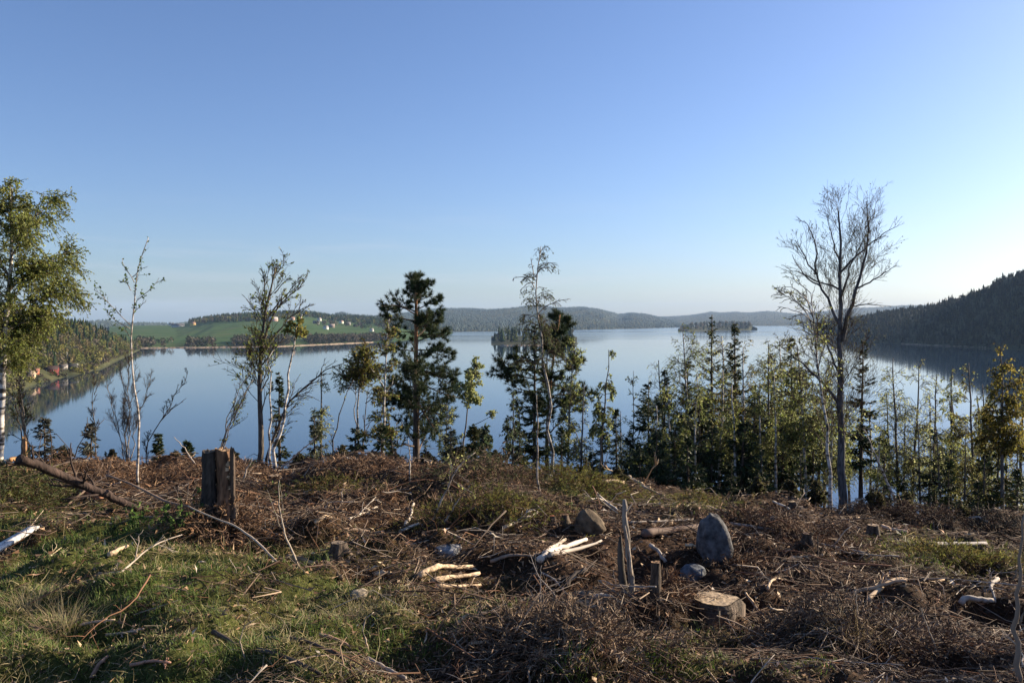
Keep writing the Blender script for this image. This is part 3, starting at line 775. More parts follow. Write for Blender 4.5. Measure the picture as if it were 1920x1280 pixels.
pine(1048, 24, 590, [
    [(1046, 625), (1060, 618), (1068, 598)], [(1046, 640), (1030, 628), (1022, 622)], [(1042, 660), (1058, 650), (1062, 640)],
    [(1038, 680), (1060, 672), (1078, 690)], [(1034, 700), (1070, 690), (1092, 682)], [(1032, 720), (1068, 728), (1104, 742)],
    [(1028, 700), (980, 690), (934, 688)], [(1028, 716), (980, 705), (938, 700)], [(1026, 735), (985, 735), (948, 722)],
    [(1026, 690), (995, 672), (965, 668)], [(1025, 755), (990, 762), (965, 760)], [(1025, 770), (1060, 760), (1096, 770)], [(1028, 745), (1050, 738), (1085, 746)]],
    'open-crowned pine with long dark side boughs crowding a narrow spruce', 12, .085, .15, 14, DARKG, (.5, .98), bole=[(1024, 890), (1026, 790), (1032, 710), (1040, 650), (1050, 590)])

# ------------------------------------------------------------------ trees traced limb by limb at their own distance
def limb_tree(name, px, d, limbs, label, seed, r0, white=False, cols=SPRING, leaf=.05, nl=2, subs=(6, .5), sub2=(5, .5), tw=3, ang=(20, 50), up=.15, t0=.45, droop=.0, base_on=True, cat='tree', group=GRP, ydev=.6, rad=None, far=None, tl=1., wob=.012, tcol=None, lspread=.6):
    rng = np.random.default_rng(seed)
    if far is None: root, b = slope_tree(name, px, d, label, group, cat)
    else:
        b = np.array(far, float); root = empty(name, b, label, cat, group)
    tb, cb = MB(), MB()
    paths = []
    for i, q in enumerate(limbs):
        pts = local(q, d, b)
        if i == 0:
            if base_on: pts = np.concatenate([[[0, 0, -.12]], pts])
        dev = rng.uniform(-ydev, ydev) if i else 0
        n = np.linalg.norm(pts[-1] - pts[0])
        pts[:, 1] += np.linspace(0, dev, len(pts)) * n / 3
        paths.append(resample(pts, 12, rng, wob * min(n, 2)))
    P = np.array(paths)
    ln = np.linalg.norm(P[:, -1] - P[:, 0], axis=1)
    k = np.linspace(0, 1, 12)
    c = np.array(tcol if tcol is not None else (WHITE if white else BARKG))
    for i in range(len(P)):
        rr = r0 if i == 0 else (r0 * .44 * min(1, ln[i] / (ln[0] * .45)) + .004 if rad is None else rad)
        tubes(tb, P[i], rr * (1 - .88 * k) + .003, 8 if i == 0 else 6, c * rng.uniform(.85, 1.1))
    if subs[0]:
        sub2 = (int(sub2[0] * 1.4 + .5), sub2[1])
        S, ts, ls = sprout(rng, P, int(subs[0] * 1.35 + .5), np.minimum(ln, ln[0] * .5) * subs[1], ang, up, t0, 1, .5, droop, 5)
        tubes(cb, S, np.linspace(.008, .004, 5) * tl, 4, mixcol(rng, len(S), TWIGC), False)
        S2, t2, l2 = sprout(rng, S, sub2[0], ls * sub2[1], (20, 55), up, .2, 1, .4, droop, 3)
        tubes(cb, S2, np.linspace(.005, .003, 3) * tl, 3, mixcol(rng, len(S2), TWIGC), False)
        if tw:
            S3, t3, l3 = sprout(rng, S2, tw, l2 * .5, (20, 60), up * .5, .2, 1, .3, droop, 2)
            tubes(cb, S3, np.linspace(.0045, .003, 2) * tl, 3, mixcol(rng, len(S3), TWIGC), False)
        else: S3 = S2
        if nl: leaves_on(cb, rng, S3, nl, leaf * .72, cols, .3, lspread, .3)
    return tree_parts(root, tb, cb, M_BIRCH if white else M_BARK, M_LEAF)
limb_tree('aspen_tree', 1578, 19, [
    [(1578, 945), (1577, 800), (1576, 700), (1577, 640), (1575, 560), (1576, 500), (1574, 450), (1570, 395)],
    [(1578, 625), (1572, 600), (1558, 575), (1540, 535), (1528, 515), (1515, 490), (1490, 450)], [(1528, 515), (1532, 475), (1526, 440), (1510, 412)],
    [(1579, 640), (1588, 605), (1598, 560), (1612, 510), (1620, 465), (1621, 430), (1617, 380)], [(1601, 545), (1625, 533), (1650, 520), (1688, 497)],
    [(1577, 510), (1595, 486), (1620, 465), (1645, 440), (1668, 428)], [(1575, 490), (1566, 470), (1562, 440), (1552, 405)],
    [(1577, 700), (1562, 680), (1552, 655), (1545, 640), (1530, 625), (1500, 610)], [(1578, 765), (1560, 735), (1540, 715), (1510, 690), (1480, 660), (1455, 645)],
    [(1575, 560), (1590, 500), (1605, 465), (1612, 440)], [(1598, 575), (1620, 570), (1650, 573), (1662, 573)], [(1540, 535), (1520, 530), (1495, 500), (1482, 478)],
    [(1622, 430), (1632, 410), (1640, 395)], [(1576, 545), (1555, 530), (1540, 532), (1510, 510), (1478, 505)]],
    'tall bare aspen with dark forked trunk and fine budding crown rising above the shore', 21, .125, False, [(.11, .12, .05), (.085, .09, .045)], .036, 1, (10, .38), (5, .55), 3, (18, 50), .22, .30, -.05, tl=.6, tcol=(.115, .11, .11))
limb_tree('birch_tree', 1560, 17, [
    [(1562, 945), (1556, 880), (1548, 800), (1538, 700), (1530, 625), (1520, 570), (1516, 550)], [(1530, 625), (1515, 590), (1495, 560), (1465, 550)], [(1526, 605), (1500, 585), (1475, 578), (1455, 575)],
    [(1524, 590), (1510, 560), (1485, 535), (1455, 540)], [(1530, 630), (1505, 620), (1470, 612)], [(1520, 570), (1525, 545), (1530, 530)]],
    'slender leaning birch with a yellow-green top just left of the tall bare aspen', 22, .045, True, PALE + SPRING, .045, 2, (7, .42), (4, .55), 3, (20, 55), .1, .3, .1)
limb_tree('aspen_tree', 490, 18, [
    [(487, 890), (488, 800), (486, 720), (488, 660), (495, 600), (500, 570), (512, 540), (520, 500)], [(493, 640), (505, 600), (525, 575), (550, 545), (568, 535)], [(500, 570), (497, 540), (495, 505)],
    [(505, 590), (530, 560), (555, 530), (562, 525)], [(492, 660), (520, 625), (545, 590), (575, 575)], [(489, 685), (505, 668), (520, 645), (540, 625)], [(487, 700), (478, 690), (472, 670), (470, 640)],
    [(487, 740), (496, 720), (505, 690), (512, 672)], [(488, 780), (500, 740), (520, 725)], [(515, 550), (535, 525), (548, 525)], [(490, 580), (475, 575), (462, 560)], [(495, 575), (480, 585), (460, 555)]],
    'leafing aspen of several dark upright stems behind the tall double stump', 23, .085, False, SPRING + [(.06, .09, .03)], .06, 2, (5, .38), (4, .5), 2, (18, 45), .3, .45, 0, tcol=(.12, .10, .08))
limb_tree('birch_tree', 504, 13.2, [[(503, 893), (505, 850), (508, 790), (507, 720), (506, 670), (508, 655)]], 'straight thin white birch stem broken off beside the leafing aspen', 24, .022, True, SPRING, .05, 1, (3, .12), (2, .5), 0, t0=.6)
limb_tree('birch_tree', 513, 13.0, [[(511, 893), (514, 860), (522, 820), (530, 770), (540, 710), (550, 650), (558, 610), (568, 590)]], 'thin white birch leaning right with a small yellow-green tuft on top', 25, .03, True, OLIVE + SPRING, .05, 2, (12, .13), (6, .6), 3, (30, 70), .1, .86, .1)
limb_tree('aspen_tree', 492, 17, [
    [(495, 880), (505, 830), (520, 790), (545, 750), (580, 715), (610, 690), (640, 680)], [(550, 745), (575, 740), (600, 752)], [(610, 690), (625, 680), (632, 676)], [(560, 735), (590, 715), (602, 718)], [(580, 715), (605, 702), (622, 702)]],
    'bare dark stem bending far right from the foot of the leafing aspen', 26, .04, False, SPRING, .05, 1, (4, .35), (3, .5), 1, t0=.3, tcol=(.10, .08, .065))
limb_tree('willow_shrub', 425, 15, [
    [(412, 860), (425, 820), (440, 775), (460, 735), (475, 712)], [(414, 858), (430, 800), (448, 760), (468, 730)], [(412, 860), (420, 800), (440, 740), (465, 700)], [(415, 858), (428, 815), (455, 760), (472, 720)]],
    'thin leaning twigs of a leafless willow between double stump and aspen', 27, .016, False, SPRING, .04, 1, (7, .3), (4, .5), 1, (15, 40), .2, .35, 0, cat='shrub', rad=.009, tl=.6, tcol=(.2, .17, .14))
limb_tree('willow_shrub', 236, 18, [
    [(238, 880), (236, 800), (232, 730), (225, 690)], [(240, 880), (245, 800), (250, 730), (256, 690)], [(236, 880), (222, 790), (214, 740), (210, 715)], [(240, 880), (240, 780), (238, 700), (240, 675)], [(242, 880), (252, 800), (262, 740), (268, 712)]],
    'grey fan of bare willow stems right behind the thin white sapling', 28, .022, False, SPRING, .03, 0, (12, .3), (7, .5), 2, (12, 35), .3, .3, 0, cat='shrub', rad=.009, tcol=(.24, .21, .18), tl=.6)
limb_tree('bare_tree', 290, 17, [[(268, 870), (280, 830), (300, 790), (330, 735), (352, 695)], [(300, 790), (325, 765), (355, 745)]], 'single leafless stem slanting right over the water near the left sapling', 29, .015, False, SPRING, .03, 0, (8, .2), (4, .5), 1, t0=.3, tcol=(.16, .14, .12))
limb_tree('bare_tree', 178, 17, [[(178, 875), (177, 800), (176, 740), (176, 700)], [(177, 740), (185, 720), (195, 700)]], 'thin leafless pole with short twigs above a grey spruce bush', 30, .016, False, SPRING, .03, 0, (7, .2), (4, .5), 0, tcol=(.14, .12, .10))
limb_tree('aspen_tree', 50, 16, [[(52, 860), (48, 800), (40, 750), (30, 715)], [(56, 860), (53, 790), (52, 730), (54, 700)], [(48, 860), (40, 790), (35, 745), (25, 700)], [(56, 860), (50, 790), (42, 740), (30, 728)], [(44, 865), (35, 800), (22, 760)]],
    'clump of thin grey aspen poles beside the big white birch', 31, .024, False, SPRING, .04, 1, (7, .25), (4, .5), 1, tcol=(.17, .14, .11), rad=.018)
limb_tree('aspen_tree', 672, 19, [[(668, 880), (670, 800), (673, 730), (678, 680), (682, 650)], [(665, 880), (664, 800), (661, 740), (662, 705)], [(672, 735), (680, 712), (697, 698), (702, 682)]],
    'pair of pale upright stems with a round yellow tuft against the far shore', 32, .036, True, OLIVE + SPRING, .05, 2, (20, .27), (8, .6), 4, (30, 80), .1, .78, .1, tcol=(.34, .31, .27))
limb_tree('birch_tree', 724, 17.5, [[(716, 880), (719, 800), (720, 740), (722, 680), (724, 620), (728, 596)], [(720, 725), (708, 705), (696, 690)], [(720, 740), (735, 720), (738, 705)]],
    'slim white-stemmed birch touching the left boughs of the lone pine', 33, .036, True, SPRING + [(.24, .17, .07)] * 2, .045, 3, (18, .19), (6, .6), 3, (30, 75), .1, .35, .15)
limb_tree('dead_tree', 686, 18, [[(681, 880), (682, 830), (684, 780), (687, 740), (689, 728)], [(685, 756), (697, 748), (704, 732), (712, 723)], [(682, 800), (695, 790), (705, 780)]],
    'dead grey pole with one crooked branch between two birches', 34, .026, False, SPRING, .03, 0, (2, .2), (2, .5), 0, tcol=(.13, .11, .10))
limb_tree('aspen_tree', 640, 18, [[(612, 880), (622, 840), (633, 790), (645, 750), (658, 730), (664, 712)]], 'dark bare stem curving right up to the yellow-tufted pair', 35, .024, False, SPRING, .04, 1, (4, .15), (3, .5), 1, tcol=(.11, .09, .075))
limb_tree('birch_tree', 876, 20, [[(866, 890), (870, 830), (874, 780), (880, 740), (888, 705), (892, 678)], [(868, 830), (876, 808), (892, 793), (908, 788), (930, 772)], [(862, 860), (868, 810)]],
    'small curved birch with pale green tuft standing alone right of the pine', 36, .034, False, PALE, .05, 6, (16, .18), (6, .6), 3, (20, 60), .15, .72, .2, tcol=(.15, .13, .11))
limb_tree('birch_tree', 1024, 12.0, [[(1037, 920), (1038, 880), (1036, 830), (1030, 770), (1022, 700), (1013, 630), (1006, 585), (1002, 545), (1005, 500), (1014, 462)],
    [(1008, 592), (1016, 578), (1036, 568), (1050, 562), (1066, 562)], [(1002, 540), (995, 525), (980, 518), (962, 522)], [(1003, 520), (1012, 505), (1024, 500), (1032, 510)], [(1004, 575), (997, 565), (988, 562)], [(1002, 525), (998, 500), (995, 484)], [(1003, 530), (990, 530), (975, 545)]],
    'tall thin birch leaning left with a sparse drooping top above the hills', 37, .024, True, [(.10, .12, .05), (.08, .10, .05)], .028, 2, (9, .24), (5, .5), 2, (20, 60), .0, .5, .45, tl=.5, tcol=(.36, .33, .29))
limb_tree('birch_tree', 1009, 10.2, [[(1010, 985), (1009, 930), (1008, 860), (1006, 790), (1004, 740)]], 'dead straight birch whip standing just left of the tall leaning birch', 38, .017, True, SPRING, .04, 0, (5, .1), (2, .5), 0, t0=.5, tcol=(.3, .26, .22))
limb_tree('birch_tree', 1072, 22, [[(1066, 905), (1067, 830), (1069, 760), (1072, 700), (1076, 650)], [(1069, 760), (1085, 735), (1102, 725)], [(1070, 720), (1085, 690), (1100, 675)], [(1068, 790), (1085, 820), (1098, 880)]],
    'airy pale birch directly right of the open-crowned pine', 39, .04, False, PALE + SPRING, .05, 4, (14, .22), (6, .6), 3, (25, 60), .15, .4, .1, tcol=(.2, .18, .15))
limb_tree('birch_tree', 1135, 20, [[(1122, 915), (1128, 840), (1132, 770), (1138, 710), (1141, 655)]], 'birch with weeping yellow-green top standing clear against the water', 40, .042, False, PALE + SPRING, .05, 5, (22, .13), (7, .7), 3, (30, 75), .05, .55, .6, tcol=(.14, .12, .10))
limb_tree('birch_tree', 1188, 23, [[(1186, 910), (1187, 830), (1187, 760), (1188, 695)]], 'faint thin birch above the first dark spruces of the thicket', 41, .03, False, PALE, .045, 3, (16, .14), (6, .6), 2, (25, 60), .1, .45, .1, tcol=(.14, .12, .10))

# the big birch at the left edge
def big_birch():
    rng = np.random.default_rng(77)
    d = 15.5; px = -2
    b = at_base(px, d)
    root = empty('birch_tree', b, 'big white-barked birch with dense olive crown at the left edge', 'tree', GRP)
    tb, cb = MB(), MB()
    main = resample(np.concatenate([[[0, 0, -.2]], local([(0, 850), (3, 760), (6, 690), (12, 610), (17, 540), (20, 470), (24, 400), (20, 352)], d, b)]), 16, rng, .012)
    tubes(tb, main, .075 * (1 - .88 * np.linspace(0, 1, 16)) + .006, 9, np.array(WHITE) * 1.1)
    limbs = [[(4, 700), (-20, 640), (-60, 590), (-90, 540)], [(-8, 690, .5), (20, 620, .3), (40, 575, .2), (60, 545), (78, 520)], [(14, 600), (45, 560), (72, 552), (95, 548)], [(15, 570), (50, 530), (75, 518), (100, 506)],
             [(17, 545), (55, 500), (75, 478), (92, 460)], [(18, 520), (-20, 480), (-60, 450), (-100, 440)], [(19, 490), (55, 450), (72, 430), (84, 412)], [(20, 460), (50, 410), (58, 385), (66, 362)], [(21, 440), (-15, 400), (-45, 370), (-60, 355)],
             [(16, 560), (-30, 540), (-80, 510), (-130, 505)], [(23, 410), (38, 370), (42, 345)], [(12, 620), (40, 600), (62, 596), (84, 590)], [(22, 420), (0, 380), (-10, 350)], [(17, 530), (60, 515), (85, 492), (104, 482)]]
    Ps = []
    for i, q in enumerate(limbs):
        q = [(14 + (e[0] - 14) * .86,) + tuple(e[1:]) for e in q]
        p = local(q, d, b); dev = rng.uniform(-1.2, 1.2); p[:, 1] += np.linspace(0, dev, len(p)); Ps.append(resample(p, 10, rng, .015))
    A, ta, la = sprout(rng, main[None], 60, 1.0, (35, 70), .25, .38, .99, .6, .1, 10)
    P = np.concatenate([np.array(Ps), A]); ln = np.linalg.norm(P[:, -1] - P[:, 0], axis=1)
    rr = np.clip(.018 * ln, .008, .034)
    tubes(tb, P, rr[:, None] * np.linspace(1, .25, 10), 5, np.array((.30, .25, .21)), False)
    S, ts, ls = sprout(rng, P, 13, np.minimum(ln, 1.3) * .5, (20, 60), .1, .25, 1, .4, .3, 5)
    tubes(cb, S, np.linspace(.006, .003, 5), 3, mixcol(rng, len(S), TWIGC), False)
    S2, t2, l2 = sprout(rng, S, 7, ls * .7, (20, 70), 0, .1, 1, .3, .35, 3)
    tubes(cb, S2, np.linspace(.0034, .0018, 3), 3, mixcol(rng, len(S2), TWIGC), False)
    cols = SPRING + PALE[:1] + OLIVE[:1]
    leaves_on(cb, rng, S2, 9, .034, cols, .1, .8, .3); leaves_on(cb, rng, S, 12, .034, cols, .1, .8, .3)
    tree_parts(root, tb, cb, M_BIRCH, M_LEAF)
big_birch()

# ------------------------------------------------------------------ spruces and thicket
def put_spruce(px, d, py, wpx, label, seed, cols=DARKG, group=GRP, **k):
    rng = np.random.default_rng(seed)
    root, b = slope_tree('spruce_tree', px, d, label, group)
    H = float(W(px, py, d)[2] - b[2])
    spruce(root, rng, H, wpx / 2 / F * d * 1.3, .012 * H + .01, cols=cols, **k)
    return root
put_spruce(1002, 23, 606, 76, 'narrow dark spruce standing inside the open-crowned pine', 201, DARKG + WARMG[:1], dens=1.3)
put_spruce(1612, 21, 640, 84, 'dark spruce immediately right of the tall bare aspen', 202, DARKG, dens=1.1, gap=.3)
put_spruce(1330, 27, 590, 92, 'tallest spruce of the thicket with a spindly open top', 203, DARKG, dens=.9, gap=.5)
put_spruce(1374, 25, 606, 96, 'broad warm-green spruce right of the tallest one in the thicket', 204, WARMG + DARKG[:2], dens=1.3)
put_spruce(1284, 26, 672, 104, 'dark spruce below a birch left of the tallest thicket spruce', 205, DARKG, dens=1.2)
put_spruce(1215, 22, 716, 124, 'bushy blue-green spruce fronting the left end of the thicket', 206, DARKG, dens=1.2)
put_spruce(1245, 24, 692, 90, 'spruce squeezed in behind the bushy blue-green one', 207, DARKG, dens=1.1)
put_spruce(1156, 21, 768, 56, 'small dark spruce at the left foot of the thicket', 208, DARKG)
put_spruce(1130, 21, 760, 52, 'small spruce sheltering under the weeping birch', 209, DARKG)
put_spruce(1442, 24, 662, 76, 'yellowish spruce midway between the tallest spruce and the aspen', 210, WARMG + DARKG, dens=1.1)
put_spruce(1482, 23, 634, 92, 'warm olive spruce with birch leaves around its top left of the aspen', 211, WARMG, dens=1.3)
put_spruce(1522, 21, 768, 60, 'low dark spruce close to the foot of the aspen', 212, DARKG)
put_spruce(1868, 18, 802, 104, 'bushy sunlit spruce under the yellow birch at the right', 213, WARMG + DARKG[:2], dens=1.0)
put_spruce(1842, 19, 850, 84, 'dark half-hidden spruce left of the bushy sunlit one', 214, DARKG)
put_spruce(1750, 20, 800, 92, 'dark shaggy spruce among thin poles at the right', 215, DARKG, dens=.8)
put_spruce(1410, 22, 720, 70, 'dark spruce in front of the broad warm-green one', 216, DARKG)
put_spruce(1310, 22, 750, 90, 'dark spruce filling the foot of the tallest one', 217, DARKG)
put_spruce(1655, 20, 800, 70, 'sparse small spruce behind the leaning stick at the right', 218, DARKG, dens=.7)
put_spruce(525, 19, 698, 40, 'slim young spruce among the aspen stems', 219, DARKG + WARMG[:1], dens=.9, cs=.35)
put_spruce(297, 16, 814, 34, 'little spruce tip peeping over the edge left of the double stump', 220, DARKG)
put_spruce(352, 15.5, 828, 30, 'tiny spruce tip directly left of the double stump', 221, DARKG)
put_spruce(172, 16, 795, 62, 'grey half-bare spruce bush at the edge on the left', 222, [(.09, .085, .065), (.06, .065, .045)], dens=.7)
put_spruce(85, 15, 785, 60, 'greyish bushy spruce beside the aspen poles', 223, [(.07, .07, .055), (.05, .055, .04)], dens=.8)
put_spruce(668, 17, 800, 64, 'dark spruce bush around the pale paired stems', 224, DARKG)
put_spruce(716, 17, 786, 44, 'small green spruce around the slim birch stem', 225, DARKG + WARMG[:1])
put_spruce(752, 19, 750, 46, 'drooping shaggy young spruce leaning against the lone pine', 226, DARKG + WARMG[:1], dens=.8, lean=(-.35, 0), gap=.4)
put_spruce(886, 14, 800, 46, 'young sunlit spruce behind the forked bare sapling', 227, WARMG + [(.09, .085, .02)], dens=1.3)
put_spruce(845, 17, 800, 52, 'grey-green spruce bush under the right boughs of the pine', 228, [(.055, .065, .04), (.04, .05, .03)], dens=.8)
put_spruce(590, 18, 780, 44, 'thin grey spruce with sparse boughs right of the aspen', 229, [(.08, .085, .05), (.06, .07, .04)], dens=.6, cs=.2)
put_spruce(975, 21, 770, 50, 'little spruce left of the narrow dark one', 230, DARKG)
put_spruce(1052, 20, 800, 56, 'low spruce at the right foot of the leaning birch', 231, DARKG + WARMG[:1])

def put_birch(px, d, py, label, seed, cols=SPRING, group=GRP, white=True, name='birch_tree', bx=None, **k):
    rng = np.random.default_rng(seed)
    bx = px if bx is None else bx
    root, b = slope_tree(name, bx, d, label, group)
    tip = W(px, py, d) - b
    H = float(tip[2])
    a = dict(r0=.008 * H + .008, lean=(tip[0], 0), white=white, cols=cols)
    a.update(k)
    return birch(root, rng, H, **a)
YEL = SPRING + OLIVE[:1]
put_birch(1292, 24, 625, 'birch with a round yellow-green head left of the tallest spruce', 301, YEL, nb=34, spread=.20, cs=.45, nl=5, bx=1300)
put_birch(1350, 26, 630, 'pale birch head between the two tallest thicket spruces', 302, PALE, nb=30, spread=.18, cs=.45, nl=4)
put_birch(1240, 25, 675, 'wide airy birch spreading over the left spruces of the thicket', 303, PALE + SPRING, nb=30, spread=.2, cs=.4, nl=3, white=False, bx=1262)
put_birch(1395, 23, 650, 'birch with brownish leaves against the broad warm-green spruce', 304, OLIVE, nb=28, spread=.17, cs=.5, nl=5)
put_birch(1440, 22, 645, 'pale feathery birch over the yellowish spruce', 305, PALE, nb=32, spread=.19, cs=.4, nl=4, white=False)
put_birch(1470, 25, 640, 'birch with yellow crown tip behind the warm olive spruce', 306, YEL, nb=28, spread=.17, cs=.5, nl=5)
put_birch(1505, 20, 655, 'white-stemmed birch with hanging pale leaves left of the aspen', 307, PALE + SPRING, nb=30, spread=.17, cs=.48, nl=5, bx=1515)
put_birch(1545, 23, 700, 'pale green birch veil directly behind the aspen trunk', 308, PALE, nb=30, spread=.18, cs=.45, nl=5)
put_birch(1686, 22, 672, 'first thin birch with a green tip right of the dark spruce', 309, PALE, nb=30, spread=.17, cs=.35, nl=3, white=False)
put_birch(1716, 22, 684, 'second thin birch right of the dark spruce, gently leaning', 310, PALE, nb=28, spread=.16, cs=.35, nl=3, white=False, bx=1705)
put_birch(1748, 23, 705, 'faint leafless birch between the two gently leaning thin ones', 311, PALE, nb=22, spread=.10, cs=.4, nl=1, white=False)
put_birch(1783, 21, 690, 'birch with a bright green knob on top before the reflected hill', 312, PALE + SPRING, nb=26, spread=.11, cs=.4, nl=4, white=False)
put_birch(1818, 20, 680, 'brownish feathery birch left of the big yellow one at the right', 313, OLIVE + PALE, nb=30, spread=.14, cs=.35, nl=4, white=False, bx=1832)
put_birch(1880, 17.5, 650, 'big yellow-leaved birch near the right edge', 314, OLIVE, nb=40, spread=.12, cs=.48, nl=3, white=False, leaf=.042)
put_birch(1925, 18, 690, 'yellow birch cut by the right edge', 315, OLIVE + PALE, nb=24, spread=.12, cs=.45, nl=2, white=False)
put_birch(1850, 22, 720, 'pale thin birch behind the brownish feathery one', 316, PALE, nb=26, spread=.12, cs=.35, nl=3, white=False)
put_birch(600, 19, 690, 'pale thread-like birch right of the bent aspen stem', 317, PALE, nb=22, spread=.12, cs=.25, nl=2, white=False)
put_birch(835, 21, 755, 'pale feathery young birch under the right boughs of the pine', 318, PALE, nb=26, spread=.16, cs=.25, nl=3, white=False)
put_birch(905, 16, 800, 'small round-leaved aspen bush right of the young sunlit spruce', 319, [(.05, .075, .04), (.07, .09, .05)], nb=24, spread=.3, cs=.2, nl=3, white=False, leaf=.06)
put_birch(960, 20, 740, 'slender grey birch with round leaves left of the open-crowned pine', 320, [(.06, .085, .05), (.09, .11, .06)], nb=22, spread=.16, cs=.3, nl=2, white=False, leaf=.06)
put_birch(1098, 21, 720, 'bare thin birch slanting right of the airy pale one', 321, PALE, nb=16, spread=.12, cs=.3, nl=1, white=False, bx=1085)
def zone_t(px): return ' left of the blue-green spruce' if px < 1215 else ' below the round-headed birch' if px < 1310 else ' between the tallest spruce and its broad neighbour' if px < 1390 else ' under the feathery birch' if px < 1460 else ' close to the tall aspen' if px < 1560 else ' right behind the dark aspen-side spruce'
def zone_r(px): return ' next to the leaning pole' if px < 1720 else ' around the dark shaggy spruce' if px < 1790 else ' left of the bushy sunlit spruce' if px < 1850 else ' by the big yellow birch'
def zone_k(px): return ' near the white sapling' if px < 300 else ' beside the double stump' if px < 480 else ' left of the lone pine' if px < 790 else ' between pine and leaning birch' if px < 1010 else ' before the thicket' if px < 1560 else ' right of the aspen'
# nothing tells these poles and small spruces of the thicket apart
prot_b, prot_s = [], []
rng = np.random.default_rng(400)
spots_b = [(1165, 24, 770), (1230, 20, 760), (1262, 21, 720), (1305, 20, 700), (1342, 21, 690), (1382, 20, 720), (1425, 20, 720), (1455, 20, 700),
           (1466, 27, 670), (1500, 26, 690), (1530, 24, 720), (1550, 20, 740), (1595, 24, 740), (1630, 24, 760), (1640, 19, 800)]
spots_r = [(1668, 25, 740), (1695, 24, 770), (1728, 20, 790), (1735, 26, 740), (1760, 24, 760), (1770, 19, 800), (1795, 24, 740), (1805, 19, 800), (1812, 26, 740), (1826, 23, 760), (1845, 18, 800), (1858, 24, 740), (1895, 22, 760), (1905, 19, 800), (1915, 25, 720), (1950, 21, 760), (1990, 20, 770)]
def tree_copy(src, loc, sx, sz, rot, label, group):
    c = src.copy(); COL.objects.link(c)
    c.location = [float(a) for a in loc]; c.scale = (sx, sx, sz); c.rotation_euler = (random.Random(len(COL.objects)).uniform(-.05, .05), random.Random(len(COL.objects) + 1).uniform(-.06, .06), rot)
    tag(c, label, None, group)
    for ch in src.children:
        k = ch.copy(); COL.objects.link(k); k.parent = c
    return c
def scatter_copies(spots, make, npro, label, group, zone=None):
    protos = []
    lab_at = lambda l, px: l + zone(px) if callable(zone) else l
    for i, (px, d, py) in enumerate(spots):
        b = at_base(px, d); H = float(W(px, py, d)[2] - b[2])
        if i < npro:
            o = make(px, d, py, 500 + i); protos.append((o, H)); o['label'] = lab_at(label, px)
        else:
            o, h0 = protos[i % npro]
            s = H / h0
            tree_copy(o, b, s, s, rng.uniform(0, 6.28), lab_at(label, px), group)
LB = 'thin pale-leaved birch pole in the thicket'
LR = 'thin bare grey pole in the loose stand'
scatter_copies(spots_b, lambda px, d, py, s: put_birch(px, d, py, LB, s, PALE + SPRING, 'birch poles in the thicket', True, nb=18, spread=.15, cs=.52, nl=4, subs=6), 4, LB, 'birch poles in the thicket', zone_t)
scatter_copies(spots_r, lambda px, d, py, s: put_birch(px, d, py, LR, s + 20, PALE, 'bare poles at the right', False, nb=20, spread=.11, cs=.3, nl=1, subs=6), 3, LR, 'bare poles at the right', zone_r)
LS = 'small dark spruce at the thicket foot'
spots_s = [(1180, 23, 800), (1200, 18, 830), (1265, 20, 800), (1290, 18, 820), (1335, 20, 780), (1385, 20, 790), (1420, 18, 840), (1455, 21, 790), (1500, 18, 850), (1230, 19, 810), (1400, 24, 770), (1320, 24, 750), (1370, 17, 860), (1110, 19, 850)]
scatter_copies(spots_s, lambda px, d, py, s: put_spruce(px, d, py, 74, LS, s + 40, DARKG, 'small spruces in the thicket'), 4, LS, 'small spruces in the thicket', zone_t)
LT = 'small grey-green spruce at the foot of the loose stand'
spots_t = [(1690, 19, 900), (1775, 18, 860), (1830, 17, 900), (1905, 17, 880), (1740, 17, 920)]
scatter_copies(spots_t, lambda px, d, py, s: put_spruce(px, d, py, 60, LT, s + 60, DARKG + WARMG[:1], 'small spruces at the right', dens=.8), 2, LT, 'small spruces at the right', zone_r)
# low brush along the brink
LBR = 'low thin bush on the brink'
def brink_bush(px, d, py, s):
    return put_birch(px, d, py, LBR, s + 80, [(.05, .06, .025), (.08, .08, .03), (.10, .085, .05)], 'bushes along the brink', False, name='bush', nb=30, spread=.5, cs=.05, nl=2, subs=5, ang=(15, 60), r0=.012, leaf=.035)
spots_k = [(120, 13.6, 838), (560, 14.2, 850), (640, 14, 838), (740, 14, 842), (800, 14, 846), (860, 13.4, 838), (930, 13.2, 846), (1100, 13, 860), (1420, 13.2, 892), (1480, 13.4, 900), (1530, 13.2, 905), (1640, 13, 912), (440, 14, 846), (330, 14, 846), (1700, 13.4, 925), (1800, 13, 940), (1160, 13.4, 876), (700, 14, 846), (210, 14, 846)]
scatter_copies(spots_k, brink_bush, 4, LBR, 'bushes along the brink', zone_k)
for o in list(COL.objects):
    if o.name.startswith('bush') and o.get('label'): o['category'] = 'bush'

